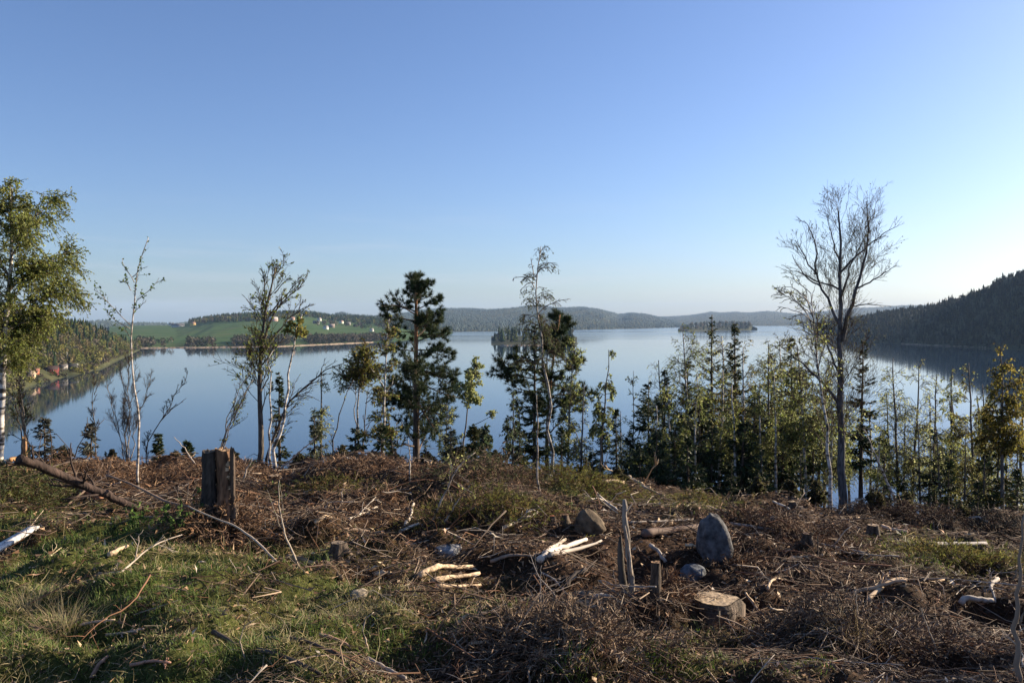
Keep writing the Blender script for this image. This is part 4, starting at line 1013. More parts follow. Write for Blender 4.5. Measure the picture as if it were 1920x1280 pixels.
# trees on the two islets
LI = 'dark spruce crowding the small wooded islet'
def islet_trees(hill, n, seed, px0, px1, hh, label, group, bare=.2, t0=.1, t1=1.4):
    r = np.random.default_rng(seed); protos = []
    P, px, t = hill.scatter(r, n, t0, t1, None, px0, px1)
    for i in range(n):
        leafy = r.uniform() < bare
        edge = min(1, (px[i] - px0) / 14 + .35, (px1 - px[i]) / 10 + .35)
        h = r.uniform(*hh) * edge
        key = 'b' if leafy else 's'
        have = [q for q in protos if q[1] == key]
        if len(have) < 3:
            o = empty('islet_tree', P[i], label, 'tree', group)
            mb = MB(); tb = MB()
            if leafy: broadleaves(mb, np.zeros((1, 3)), np.array([h]), np.array([h * .3]), r, BARE + SPR[2:3], 60, .25)
            else: conifers(mb, np.zeros((1, 3)), np.array([h]), np.array([h * .2]), r, CON, 5, 7)
            tubes(tb, np.array([[0, 0, -.3], [0, 0, h * .5]]), np.array([h * .015, h * .01]), 5, (.1, .08, .06))
            tb.build('trunk', M_BARK, o); mb.build('crown', M_FAR, o)
            protos.append((o, key, h))
        else:
            o, _, h0 = have[i % 3]
            tree_copy(o, P[i], h / h0 * r.uniform(.85, 1.15), h / h0, r.uniform(0, 6), label, group)
islet_trees(ISLE, 110, 61, 924, 1078, (12, 24), LI, 'trees on the small islet', .2)
islet_trees(ISLE2, 150, 62, 1273, 1416, (10, 17), 'grey-green tree covering the long low islet', 'trees on the long low islet', .7)
# ------------------------------------------------------------------ buildings
def box(mb, c, s, rot=0., col=(.5, .5, .5)):
    x, y, z = [a / 2 for a in s]
    v = np.array([(i * x, j * y, k * z) for k in (-1, 1) for j in (-1, 1) for i in (-1, 1)])
    cr, sr = math.cos(rot), math.sin(rot)
    v = np.stack([v[:, 0] * cr - v[:, 1] * sr, v[:, 0] * sr + v[:, 1] * cr, v[:, 2]], -1) + np.asarray(c, float)
    return mb.add(v, None, [[0, 2, 3, 1], [4, 5, 7, 6], [0, 1, 5, 4], [2, 6, 7, 3], [0, 4, 6, 2], [1, 3, 7, 5]], col)
def house(p, w, dp, hw, hr, rot, wall, roof, label, cat='house', group=None, name='house', nwin=2):
    """gabled house: ridge along its own x axis"""
    o = empty(name, p, label, cat, group); o.rotation_euler = (0, 0, rot)
    x, y = w / 2, dp / 2
    v = [(-x, -y, -1.5), (x, -y, -1.5), (x, y, -1.5), (-x, y, -1.5), (-x, -y, hw), (x, -y, hw), (x, y, hw), (-x, y, hw), (-x, 0, hw + hr), (x, 0, hw + hr)]
    MB().add(v, [[1, 2, 6], [1, 6, 5], [5, 6, 9], [3, 0, 4], [3, 4, 7], [7, 4, 8]], [[0, 1, 5, 4], [2, 3, 7, 6]], wall).build('wall', M_PAINT, o)
    mb = MB(); e = .35; k = hr / y; th = .18
    for s in (-1, 1):
        q = [(-x - e, s * (y + e), hw - e * k + .04), (x + e, s * (y + e), hw - e * k + .04), (x + e, 0, hw + hr + .04), (-x - e, 0, hw + hr + .04)]
        q2 = [(a, b, c + th) for a, b, c in q]
        mb.add(q + q2, None, [[0, 1, 2, 3], [4, 7, 6, 5], [0, 4, 5, 1], [1, 5, 6, 2], [3, 2, 6, 7], [0, 3, 7, 4]], roof)
    mb.build('roof', M_PAINT, o)
    for i in range(nwin):
        f = box(MB(), ((i + .5) / nwin * w * .8 - w * .4 + (w * .12 if nwin == 1 else 0), -y - .03, hw * .58), (min(1.1, w / nwin * .5), .1, 1.0), 0, (.75, .73, .68)).build('window', M_PAINT, o)
        box(MB(), ((i + .5) / nwin * w * .8 - w * .4 + (w * .12 if nwin == 1 else 0), -y - .09, hw * .58), (min(.9, w / nwin * .4), .05, .8), 0, (.03, .035, .04)).build('pane', M_PAINT, f)
    box(MB(), (-w * .02 if nwin == 2 else -w * .25, -y - .03, .95), (.9, .1, 1.9), 0, (.18, .10, .06)).build('door', M_PAINT, o)
    return o
GB = 'boathouses on the left shore'
BY = [  # px, row of the base, width px, depth m, wall height, roof height, rotation, wall colour, roof colour, label
    (56, 706, 12, 5, 2.6, 2.2, .9, (.62, .47, .25), (.34, .26, .18), 'cream gabled boathouse nearest the camera on the left shore'),
    (66, 699, 11, 5, 2.4, 1.6, .5, (.40, .13, .06), (.26, .12, .08), 'small orange-red hut next to the cream boathouse'),
    (93, 697, 27, 6, 2.8, 2.6, .35, (.15, .024, .019), (.05, .03, .027), 'long red boathouse with a dark roof and white jetties in front'),
    (116, 690, 15, 6, 2.5, 1.7, .3, (.30, .28, .26), (.10, .09, .085), 'grey-roofed boathouse with white gable right of the red one'),
    (134, 692, 14, 6, 2.9, 2.3, .25, (.045, .042, .04), (.03, .03, .03), 'black boathouse farthest right in the shore row')]
for px, py, wp, dp, hw, hr, ro, wc, rc, lab in BY:
    p = LEFT.find(px, py); house(p - np.array([0, 0, .5]), wp / F * p[1], dp, hw * .75, hr * .75, ro, wc, rc, lab, 'boathouse', GB, 'boathouse')
p = LEFT.find(141, 692); house(p, 2.4, 3, 2.6, 1, .4, (.62, .6, .5), (.2, .2, .18), 'small pale shed leaning on the black boathouse', 'shed', None, 'shed', 1)
p = LEFT.find(201, 663); house(p, 5, 4, 3, 1.8, .5, (.8, .78, .7), (.3, .26, .22), 'tiny white boathouse alone farther along the left shore', 'boathouse', GB, 'boathouse')
def jetty(px0, px1, py, wid, label, col=(.75, .73, .68)):
    d = lake_d(py); a = W(px0, py, d); b_ = W(px1, py, d); c = (a + b_) / 2
    o = empty('jetty', (c[0], c[1], LAKE), label, 'jetty')
    n = max(6, int((b_[0] - a[0]) / 1.0))
    L_ = b_[0] - a[0]
    for i in range(n):
        box(MB(), (-L_ / 2 + (i + .5) * L_ / n, 0, .55), (L_ / n - .05, wid, .09), 0, np.array(col) * (.85 + .3 * ((i * 7) % 5) / 5)).build('deck_board', M_PAINT, o)
    for i in (-1, 1):
        for j in (-1, 1): tubes(MB(), np.array([[i * L_ * .42, j * wid * .4, -1.2], [i * L_ * .42, j * wid * .4, .52]]), .12, 6, (.2, .17, .13)).build('post', M_PAINT, o)
jetty(88, 98, 703, 2.5, 'short white jetty left of the two before the red boathouse'); jetty(100, 111, 700, 2.5, 'white jetty at the right end of the red boathouse')
jetty(34, 50, 714, 2, 'grey jetty beside the cream boathouse', (.38, .34, .29)); jetty(146, 168, 694, 2, 'dark low jetty beyond the black boathouse', (.10, .085, .07))
for px, py0, py1, lab in ((103, 690, 662, 'pale flagpole behind the red boathouse'), (125, 684, 660, 'pale flagpole behind the grey-roofed boathouse'), (62, 690, 672, 'short pale pole behind the orange-red hut')):
    p = LEFT.find(px, py0); h = float(W(px, py1, p[1])[2] - p[2]); o = empty('flagpole', p, lab, 'flagpole')
    tubes(MB(), np.array([[0, 0, -.3], [0, 0, h]]), np.array([.22, .12]), 6, (.55, .55, .53)).build('mast', M_PAINT, o)
    box(MB(), (0, 0, h + .12), (.3, .3, .24), 0, (.6, .6, .55)).build('finial', M_PAINT, o)
def rowboat(p, L_, rot, label, col):
    o = empty('rowing_boat', p, label, 'boat'); o.rotation_euler = (0, 0, rot)
    t = np.linspace(-1, 1, 9); wd = .75 * (1 - np.abs(t) ** 2.4) + .05
    rows = []
    for s, z in ((-1, .75), (-.75, .2), (0, 0), (.75, .2), (1, .75)):
        rows.append(np.stack([t * L_ / 2 * (1 if abs(s) == 1 else .94), s * wd, z + .25 * t * t * (abs(s) == 1)], -1))
    MB().add(np.stack(rows), None, grid_faces(5, 9), col).build('hull', M_PAINT, o)
    for q in (-.35, .3): box(MB(), (q * L_ / 2, 0, .5), (.25, 1.2, .05), 0, (.4, .3, .2)).build('bench', M_PAINT, o)
p = W(169, 688, lake_d(690)); rowboat((p[0], p[1], LAKE + .02), 5, .3, 'white rowing boat drawn up at the stony point', (.8, .78, .74))
p = W(20, 722, lake_d(724)); rowboat((p[0], p[1], LAKE + .02), 4.5, .2, 'pale rowing boat close under the big birch', (.7, .66, .6))
GF = 'farmhouses on the meadow across the lake'
FH = [(334, 613, 22, 10, 4.5, 4, .2, (.42, .42, .42), (.11, .11, .12), 'large grey-roofed barn at the left end of the meadow'), (322, 610, 10, 8, 4, 3, -.3, (.55, .54, .52), (.14, .13, .13), 'white-walled house half behind the grey barn'),
      (362, 611, 9, 8, 5.5, 4, 1.0, (.72, .50, .16), (.28, .17, .11), 'yellow gabled house before the dark ridge wood'), (512, 602, 17, 9, 5, 4, .1, (.58, .36, .30), (.45, .42, .40), 'pale red barn with light roof high on the meadow'),
      (540, 606, 8, 7, 4, 2.5, .3, (.62, .61, .58), (.6, .58, .55), 'low white shed in the middle of the meadow'), (548, 600, 9, 7, 4, 3, .1, (.5, .34, .25), (.34, .2, .15), 'brown cottage at the wood edge above the white shed'),
      (599, 601, 6, 7, 4.5, 3, .7, (.62, .61, .58), (.25, .22, .2), 'small white house highest among the village trees'), (593, 607, 12, 8, 4, 3, .2, (.2, .19, .18), (.11, .11, .12), 'dark house left in the village'),
      (611, 617, 8, 7, 4.5, 3, .9, (.6, .58, .55), (.22, .2, .2), 'white gabled house lowest in the village'), (622, 614, 11, 8, 4, 3.4, .2, (.28, .22, .18), (.3, .24, .21), 'brown-roofed house right of the lowest white one'),
      (640, 606, 7, 7, 4, 3, .8, (.75, .7, .58), (.3, .2, .16), 'cream house right of the village trees'), (653, 609, 9, 7, 3.5, 3, .2, (.4, .38, .35), (.2, .2, .2), 'grey cottage farthest right above the field track'),
      (697, 621, 6, 6, 3.5, 2.5, .6, (.58, .57, .55), (.3, .28, .26), 'white cottage by the far end of the meadow')]
for px, py, wp, dp, hw, hr, ro, wc, rc, lab in FH:
    p = MID.find(px, py); house(p, wp / F * p[1], dp, hw, hr, ro, wc, rc, lab, 'house', GF)

# ------------------------------------------------------------------ stumps, logs, stones
def lump(mb, rx, ry, rz, seed, nu=28, nv=18, amp=.12, col=(.3, .3, .3), c=(0, 0, 0), fr=1.6, flat=0., tap=0.):
    u, v = np.meshgrid(np.linspace(0, 2 * math.pi, nu, endpoint=False), np.linspace(0, math.pi, nv))
    d = np.stack([np.cos(u) * np.sin(v), np.sin(u) * np.sin(v), np.cos(v)], -1)
    n = fbm(d[..., 0] * fr + d[..., 2] * 1.3 + seed, d[..., 1] * fr - d[..., 2] * .9 + seed * 1.7, 4, seed)
    r = 1 + amp * n
    p = d * r[..., None]
    if flat: p = np.sign(p) * np.abs(p) ** flat
    p[..., :2] *= (1 - tap * np.clip((p[..., 2:3] + 1) / 2, 0, 1) ** 1.5)
    p[..., 0] -= tap * .25 * np.clip(p[..., 2], -.2, 1)
    p = p * np.array([rx, ry, rz]) + np.asarray(c)
    i = np.arange(nv - 1)[:, None] * nu + np.arange(nu)[None]; j = np.arange(nv - 1)[:, None] * nu + (np.arange(nu)[None] + 1) % nu
    f = np.stack([i, i + nu, j + nu, j], -1).reshape(-1, 4)
    cc = np.asarray(col) * (1 + .10 * fbm(d[..., 0] * 3 + seed, d[..., 1] * 3 + d[..., 2] * 2, 3, seed + 5))[..., None]
    return mb.add(p, None, f, np.clip(cc, .01, 1).reshape(-1, 3))
def boulder(px, py_base, py_top, wpx, label, seed, col, depth=1.0, tilt=0., amp=.12, flat=0., tap=0., cat='boulder', name='boulder', sink=.15):
    b = ground_hit(px, py_base); d = b[1] + wpx / 2 / F * b[1] * depth * .7
    h = (py_base - py_top) / F * d
    o = empty(name, (b[0], d, b[2]), label, cat); o.rotation_euler = (0, tilt, seed * .1)
    rx = wpx / 2 / F * d
    lump(MB(), rx, rx * depth, h * (.5 + sink / 2), seed, amp=amp, col=col, c=(0, 0, h * (.5 - sink / 2)), flat=flat, tap=tap).build('stone_body', M_STONE, o, smooth=True)
    return o, b
bl, bb = boulder(1343, 1060, 974, 68, 'big upright grey boulder standing among the slash', 3, (.085, .085, .088), .8, 0, .24, .76, .36)
lump(MB(), .05, .03, .035, 9, 14, 9, .2, (.20, .22, .08), (.02, -.085, .20)).build('lichen_patch', M_STONE, bl, smooth=True)
boulder(1302, 1094, 1062, 46, 'low bluish stone at the left foot of the big boulder', 5, (.11, .12, .135), .9, 0, .14, .85)
boulder(1107, 1002, 956, 72, 'brown mossy boulder behind the broken snag', 6, (.11, .08, .05), .8, 0, .16, .85, .6)
boulder(673, 1124, 1107, 34, 'flat tan stone lying in the grass', 7, (.33, .27, .19), .8, 0, .12, .75, sink=.3, cat='stone', name='stone')
boulder(1008, 1200, 1172, 60, 'dark half-buried stone in the foreground slash', 8, (.055, .05, .045), .8, cat='stone', name='stone')
boulder(1098, 1126, 1110, 34, 'brown rounded stone between slash and broken snag', 10, (.16, .12, .09), .7, cat='stone', name='stone')
boulder(840, 1040, 1026, 60, 'pale flat slab lying flush in the brown slash', 11, (.20, .20, .20), .9, 0, .06, .7, sink=.9, cat='stone', name='stone')
boulder(1455, 982, 968, 24, 'grey stone on the rise right of the big boulder', 12, (.22, .19, .16), .8, cat='stone', name='stone')

def stem_mesh(mb, H, r, rng, sides=26, rings=16, lean=(0, 0), flare=.45, col=(.12, .09, .06), jag=0., squash=1.0, sink=.12, c0=(0, 0)):
    a = np.arange(sides) * 2 * math.pi / sides
    zs = np.concatenate([[-sink], np.linspace(0, 1, rings - 1) ** 1.3 * H])
    ph = rng.uniform(0, 6); V = []
    lob = 1 + .10 * np.cos(3 * a + ph) + .06 * np.cos(5 * a + ph * 2)
    for i, z in enumerate(zs):
        t = max(z, 0) / H
        rr = r * (1 - .12 * t) * (1 + flare * math.exp(-max(z, 0) / (r * 1.1)) * (1 + .5 * np.cos(4 * a + ph))) * (lob ** (1 - .5 * t)) * (1 + rng.normal(0, .015, sides) + .06 * vnoise(a * 4.5 + ph, np.full(sides, z * 6), 3) + .05 * vnoise(a * 1.6, np.full(sides, z * 14 + ph), 4))
        zz = np.full(sides, z)
        if i == rings - 1: zz = z + jag * (rng.normal(0, .6, sides) + 1.6 * np.cos(a + ph) + 1.0 * np.cos(2 * a + ph * 3))
        V.append(np.stack([c0[0] + lean[0] * t + np.cos(a) * rr, c0[1] + lean[1] * t + np.sin(a) * rr * squash, zz], -1))
    V = np.array(V)
    i = np.arange(rings - 1)[:, None] * sides + np.arange(sides)[None]; j = np.arange(rings - 1)[:, None] * sides + (np.arange(sides)[None] + 1) % sides
    cc = np.clip(np.asarray(col) * (1 + .5 * vnoise(np.tile(a * 4.5 + ph, rings), np.repeat(zs * 6, sides), 3) + rng.normal(0, .2, rings * sides))[:, None], .005, 1)
    mb.add(V, None, np.stack([i, j, j + sides, i + sides], -1).reshape(-1, 4), cc)
    return V[-1]
def cut_face(mb, ring, rng, col, lift=.004, rough=.004):
    c = ring.mean(0); n = len(ring); rows = []
    for k, f in enumerate((.985, .8, .55, .3, .1)):
        q = c + (ring - c) * f; q[:, 2] += lift + rng.normal(0, rough, n) * (k > 0); rows.append(q)
    V = np.concatenate(rows + [c[None] + np.array([[0, 0, lift]])])
    F4 = []
    for k in range(4):
        for i in range(n): F4.append((k * n + i, k * n + (i + 1) % n, (k + 1) * n + (i + 1) % n, (k + 1) * n + i))
    F3 = [(4 * n + i, 4 * n + (i + 1) % n, 5 * n) for i in range(n)]
    tint = np.repeat(np.array([.75, 1.05, .92, 1.1, .85, .8]), [n] * 5 + [1])[:, None]
    return mb.add(V, F3, F4, np.clip(np.asarray(col) * tint * (1 + rng.normal(0, .06, (len(V), 1))), .01, 1))
def stump(px, py_base, py_top, wpx, label, seed, col=(.10, .075, .055), face=(.40, .28, .16), flare=.45, lean=0., jag=0., name='tree_stump', squash=.9):
    rng = np.random.default_rng(seed)
    b = ground_hit(px, py_base); d = b[1]; r = wpx / 2 / F * d
    d += r * .8; x = (px - 960) / F * d
    H = float(W(px, py_top, d)[2] - zg(x, d))
    o = empty(name, (x, d, zg(x, d)), label, 'stump')
    mb = MB(); ring = stem_mesh(mb, H, r, rng, lean=(lean, 0), flare=flare, col=col, jag=jag, squash=squash); mb.build('bark', M_BARK, o, smooth=True)
    cut_face(MB(), ring, rng, face, rough=.004 + jag).build('cut_face', M_WOOD, o)
    return o
stump(1344, 1168, 1122, 88, 'wide freshly sawn stump with tan cut face in the foreground', 51, face=(.46, .34, .21), flare=.12, squash=.95)
stump(1232, 1132, 1054, 21, 'slim upright stump post left of the big boulder', 52, face=(.36, .22, .12), flare=.25)
stump(632, 1046, 1017, 30, 'small low stump in the shade beside the grass', 53, face=(.22, .17, .12))
stump(1036, 988, 967, 12, 'left of two tiny stumps before the mossy boulder', 54, face=(.3, .12, .06))
stump(1060, 988, 965, 14, 'right of two tiny stumps before the mossy boulder', 55, face=(.2, .12, .07))
stump(1642, 1004, 984, 22, 'small stump with bright split chips on the right slope', 56, face=(.36, .26, .17))
stump(1518, 1018, 1000, 18, 'dark knee-high stump on the brown right slope', 57, face=(.15, .09, .06))
stump(1488, 952, 940, 14, 'sunlit stump at the brink below the aspen', 58, face=(.5, .38, .24))
stump(1100, 1124, 1112, 30, 'low cut stump with a round brown face left of the broken snag', 59, face=(.30, .22, .14))
stump(512, 900, 891, 22, 'pale cut stump at the brink by the white birch stems', 60, face=(.5, .38, .26))
stump(43, 885, 828, 9, 'short splintered stub above the fallen log at the left', 61, (.3, .17, .09), (.55, .34, .16), .15, jag=.03)
def double_stump():
    rng = np.random.default_rng(70)
    b = ground_hit(408, 985); d = b[1] + .12; x = (405 - 960) / F * d; z = float(zg(x, d))
    o = empty('double_stump', (x, d, z), 'tall twin-stemmed birch stump with peeling sunlit bark', 'stump')
    k = d / F
    for px0, wp, top, ln, col, ff in ((390, 29, 846, 0, (.045, .038, .032), (.20, .15, .10)), (421, 30, 843, -.035, (.17, .095, .055), (.34, .23, .14))):
        H = float(W(px0, top, d)[2] - z); mb = MB()
        ring = stem_mesh(mb, H, wp / 2 * k, rng, 28, 18, (ln + (390 - px0) * k * .0, 0), .2, col, .005, .85, .15, ((px0 - 405) * k, rng.uniform(-.02, .02)))
        s = mb.build('stem', M_BARK, o, smooth=True)
        cut_face(MB(), ring, rng, ff, .003, .01).build('cut_face', M_WOOD, s)
        # curled sheets of pale bark on the sunny side of each stem
        for q in range(26 if px0 > 400 else 9):
            zq = rng.uniform(.25, .93) * H; an = rng.normal(-.22, .28) if px0 > 400 else rng.normal(-.1, .15)
            rr = wp / 2 * k * 1.05; h_, wd = rng.uniform(.010, .034), rng.uniform(.15, .42)
            aa = an + np.linspace(-wd, wd, 5); t = zq / H
            P = np.stack([np.stack([(px0 - 405) * k + ln * t + np.cos(aa) * (rr * (1 - .1 * t) + e * np.abs(aa - an) * .03), np.sin(aa) * (rr * .9 + e * .004), np.full(5, zq + dz * h_)], -1) for dz, e in ((-.5, 0), (.5, 1))])
            MB().add(P, None, grid_faces(2, 5), np.array((.52, .40, .27)) * rng.uniform(.6, 1.1)).build('bark_curl', M_WOOD, s)
    mb = MB(); stem_mesh(mb, .55, .028, rng, 14, 8, (.0, 0), .8, (.12, .085, .06), .02, .9, .15, (30 * k, -.02)); mb.build('sprout_stub', M_BARK, o, smooth=True)
double_stump()
def snag():
    rng = np.random.default_rng(71)
    b = ground_hit(1184, 1118); d = b[1] + .08; o = empty('broken_snag', (b[0], d, b[2]), 'broken grey snag with a split trunk standing in front of the pit', 'snag')
    main = local([(1186, 1125), (1184, 1090), (1180, 1050), (1175, 1005), (1171, 970), (1170, 936)], d, np.array([b[0], d, b[2]]))
    tubes(MB(), resample(main, 14, rng, .004), np.array([.030, .027, .025, .024, .021, .020, .022, .019, .021, .024, .023, .019, .021, .014]), 10, (.20, .17, .14)).build('trunk', M_BARK, o, smooth=True)
    back = local([(1172, 1118), (1166, 1080), (1163, 1040), (1164, 1003)], d + .05, np.array([b[0], d, b[2]]))
    tubes(MB(), resample(back, 8, rng, .003), np.array([.034, .030, .031, .026, .027, .024, .017, .006]), 10, (.085, .07, .055)).build('split_half', M_BARK, o, smooth=True)
    for q, r in (([(1184, 1078), (1182, 1040), (1176, 1003), (1172, 985)], .010), ([(1158, 961), (1140, 950), (1125, 936), (1118, 927)], .006), ([(1174, 958), (1182, 950), (1185, 944)], .007)):
        tubes(MB(), resample(local(q, d - .03, np.array([b[0], d, b[2]])), 7, rng, .002), np.linspace(r, r * .4, 7), 6, (.50, .40, .30)).build('splinter', M_WOOD, o, smooth=True)
snag()
def ground_path(px, lift=0.):
    """pixel polyline lying on the ground"""
    out = []
    for q in px:
        g = ground_hit(q[0], q[1]); out.append((g[0], g[1], g[2] + lift))
    return np.array(out)
def stick(px, rpx, label, cat='branch', name='fallen_branch', col=(.30, .24, .18), mat=None, upright=False, taper=.45, twigs=0, seed=1, leaves=None, group=None, ends=None, sides=7, lift=0., dend=None):
    rng = np.random.default_rng(seed)
    a = ground_hit(px[0][0], px[0][1])
    if upright:
        pts = np.array([W(q[0], q[1], a[1] + .06 * i * (1 if seed % 2 else -1)) for i, q in enumerate(px)])
    else:
        e = ground_hit(px[-1][0], px[-1][1]); n = len(px)
        if e[1] > a[1] * (1.2 if dend is None else 9): e = W(px[-1][0], px[-1][1], a[1] * 1.12)
        if dend: e = W(px[-1][0], px[-1][1], dend)
        pts = np.array([W(q[0], q[1], a[1] + (e[1] - a[1]) * i / (n - 1)) for i, q in enumerate(px)])
        pts[:, 2] = np.maximum(pts[:, 2], zg(pts[:, 0], pts[:, 1]) - .01)
    r = rpx / F * a[1]
    if not upright: pts[:, 2] += r * .8 + lift
    b = pts[0].copy(); P = resample(pts - b, max(8, 3 * len(px)), rng, r * .25)
    o = empty(name, b, label, cat, group)
    K = len(P); split = mat is M_WOOD
    tubes(MB(), P, r * np.linspace(1, taper, K) * (1 + rng.normal(0, .16 if split else .06, K)), 5 if split else sides, np.clip(np.array(col) * (1 + rng.normal(0, .12, (1, K, 1))), .01, 1)).build('stem', mat or M_TWIG, o, smooth=not split)
    if ends is not None:
        mb = MB(); T = unit(P[1] - P[0]); A = unit(np.cross(T, (0, 0, 1.))); B_ = np.cross(T, A); aa = np.arange(sides) * 2 * math.pi / sides
        V = np.concatenate([P[0] - T * .004 + r * .96 * (A * np.cos(aa)[:, None] + B_ * np.sin(aa)[:, None]), (P[0] - T * .006)[None]])
        mb.add(V, [(i, (i + 1) % sides, sides) for i in range(sides)], None, ends); mb.build('cut_end', M_WOOD, o)
    if twigs:
        S, t, ln = sprout(rng, P[None], twigs, np.linalg.norm(P[-1] - P[0]) * .28, (25, 65), .15, .25, 1, .4, 0, 5)
        mb = MB(); tubes(mb, S, np.linspace(r * .4, r * .2, 5) + .001, 4, np.array(col) * .9)
        S2, t2, l2 = sprout(rng, S, 3, ln * .5, (25, 60), .1, .2, 1, .4, 0, 4); tubes(mb, S2, np.linspace(r * .22, r * .12, 4) + .0008, 3, np.array(col) * .9)
        mb.build('twigs', M_TWIG, o)['kind'] = 'stuff'
        if leaves is not None:
            lf = MB(); leaves_on(lf, rng, S2, leaves[0], leaves[1], leaves[2], .2, .7, .1); lf.build('leaves', M_LEAF, o)['kind'] = 'stuff'
    return o
PALEW = (.52, .38, .24); GREYW = (.36, .31, .26); BROWNW = (.17, .115, .08); DARKW = (.075, .055, .042); WHITEW = (.56, .48, .38)
stick([(262, 960), (190, 928), (130, 905), (80, 880), (40, 866)], 6.5, 'reddish-brown bark-covered log lying aslant at the left edge', 'log', 'fallen_log', (.055, .036, .028), M_BARK, taper=1.25, seed=3, sides=12, dend=7.4, twigs=9)
stick([(52, 866), (35, 862), (20, 868)], 4, 'bright orange splintered log end above the bark-covered log', 'log', 'log_piece', (.36, .19, .08), M_WOOD, taper=.6, seed=4, sides=10, dend=7.6)
stick([(190, 938), (165, 930), (150, 922)], 6, 'short rusty branch piece under the bark-covered log', col=(.28, .14, .08), seed=5)
stick([(440, 985), (380, 965), (345, 952), (300, 938), (250, 910), (200, 893)], 3.2, 'long thin trunk fallen from the left toward the double stump', 'fallen tree', 'fallen_sapling', (.25, .17, .12), taper=.6, seed=6)
stick([(520, 1056), (500, 1035), (478, 1012), (440, 985), (400, 972), (352, 950)], 2.3, 'pale thin trunk running past the foot of the double stump', 'fallen tree', 'fallen_sapling', (.42, .34, .26), taper=.6, seed=7)
def plank():
    a = ground_hit(-70, 1072); e = W(65, 988, a[1] * 1.16)
    a = np.array([a[0], a[1], a[2] + .03]); o = empty('plank', a, 'weathered grey-white board sticking in at the left edge', 'plank')
    T = unit(e - a); L_ = np.linalg.norm(e - a); S = unit(np.cross(T, (0, 0, 1.))); N = np.cross(S, T); V = []
    for t in np.linspace(0, 1, 6):
        for s, n in ((-1, -1), (1, -1), (1, 1), (-1, 1)): V.append(T * L_ * t + S * s * .045 + N * n * .014)
    f = []
    for i in range(5):
        for j in range(4): f.append((i * 4 + j, i * 4 + (j + 1) % 4, i * 4 + 4 + (j + 1) % 4, i * 4 + 4 + j))
    f += [(0, 3, 2, 1), (20, 21, 22, 23)]
    MB().add(V, None, f, (.55, .53, .50)).build('board', M_WOOD, o)
    for t in (.55, .9): tubes(MB(), np.array([T * L_ * t + N * .012, T * L_ * t + N * .018]), .006, 8, (.12, .09, .08)).build('nail_head', M_TWIG, o)
plank()
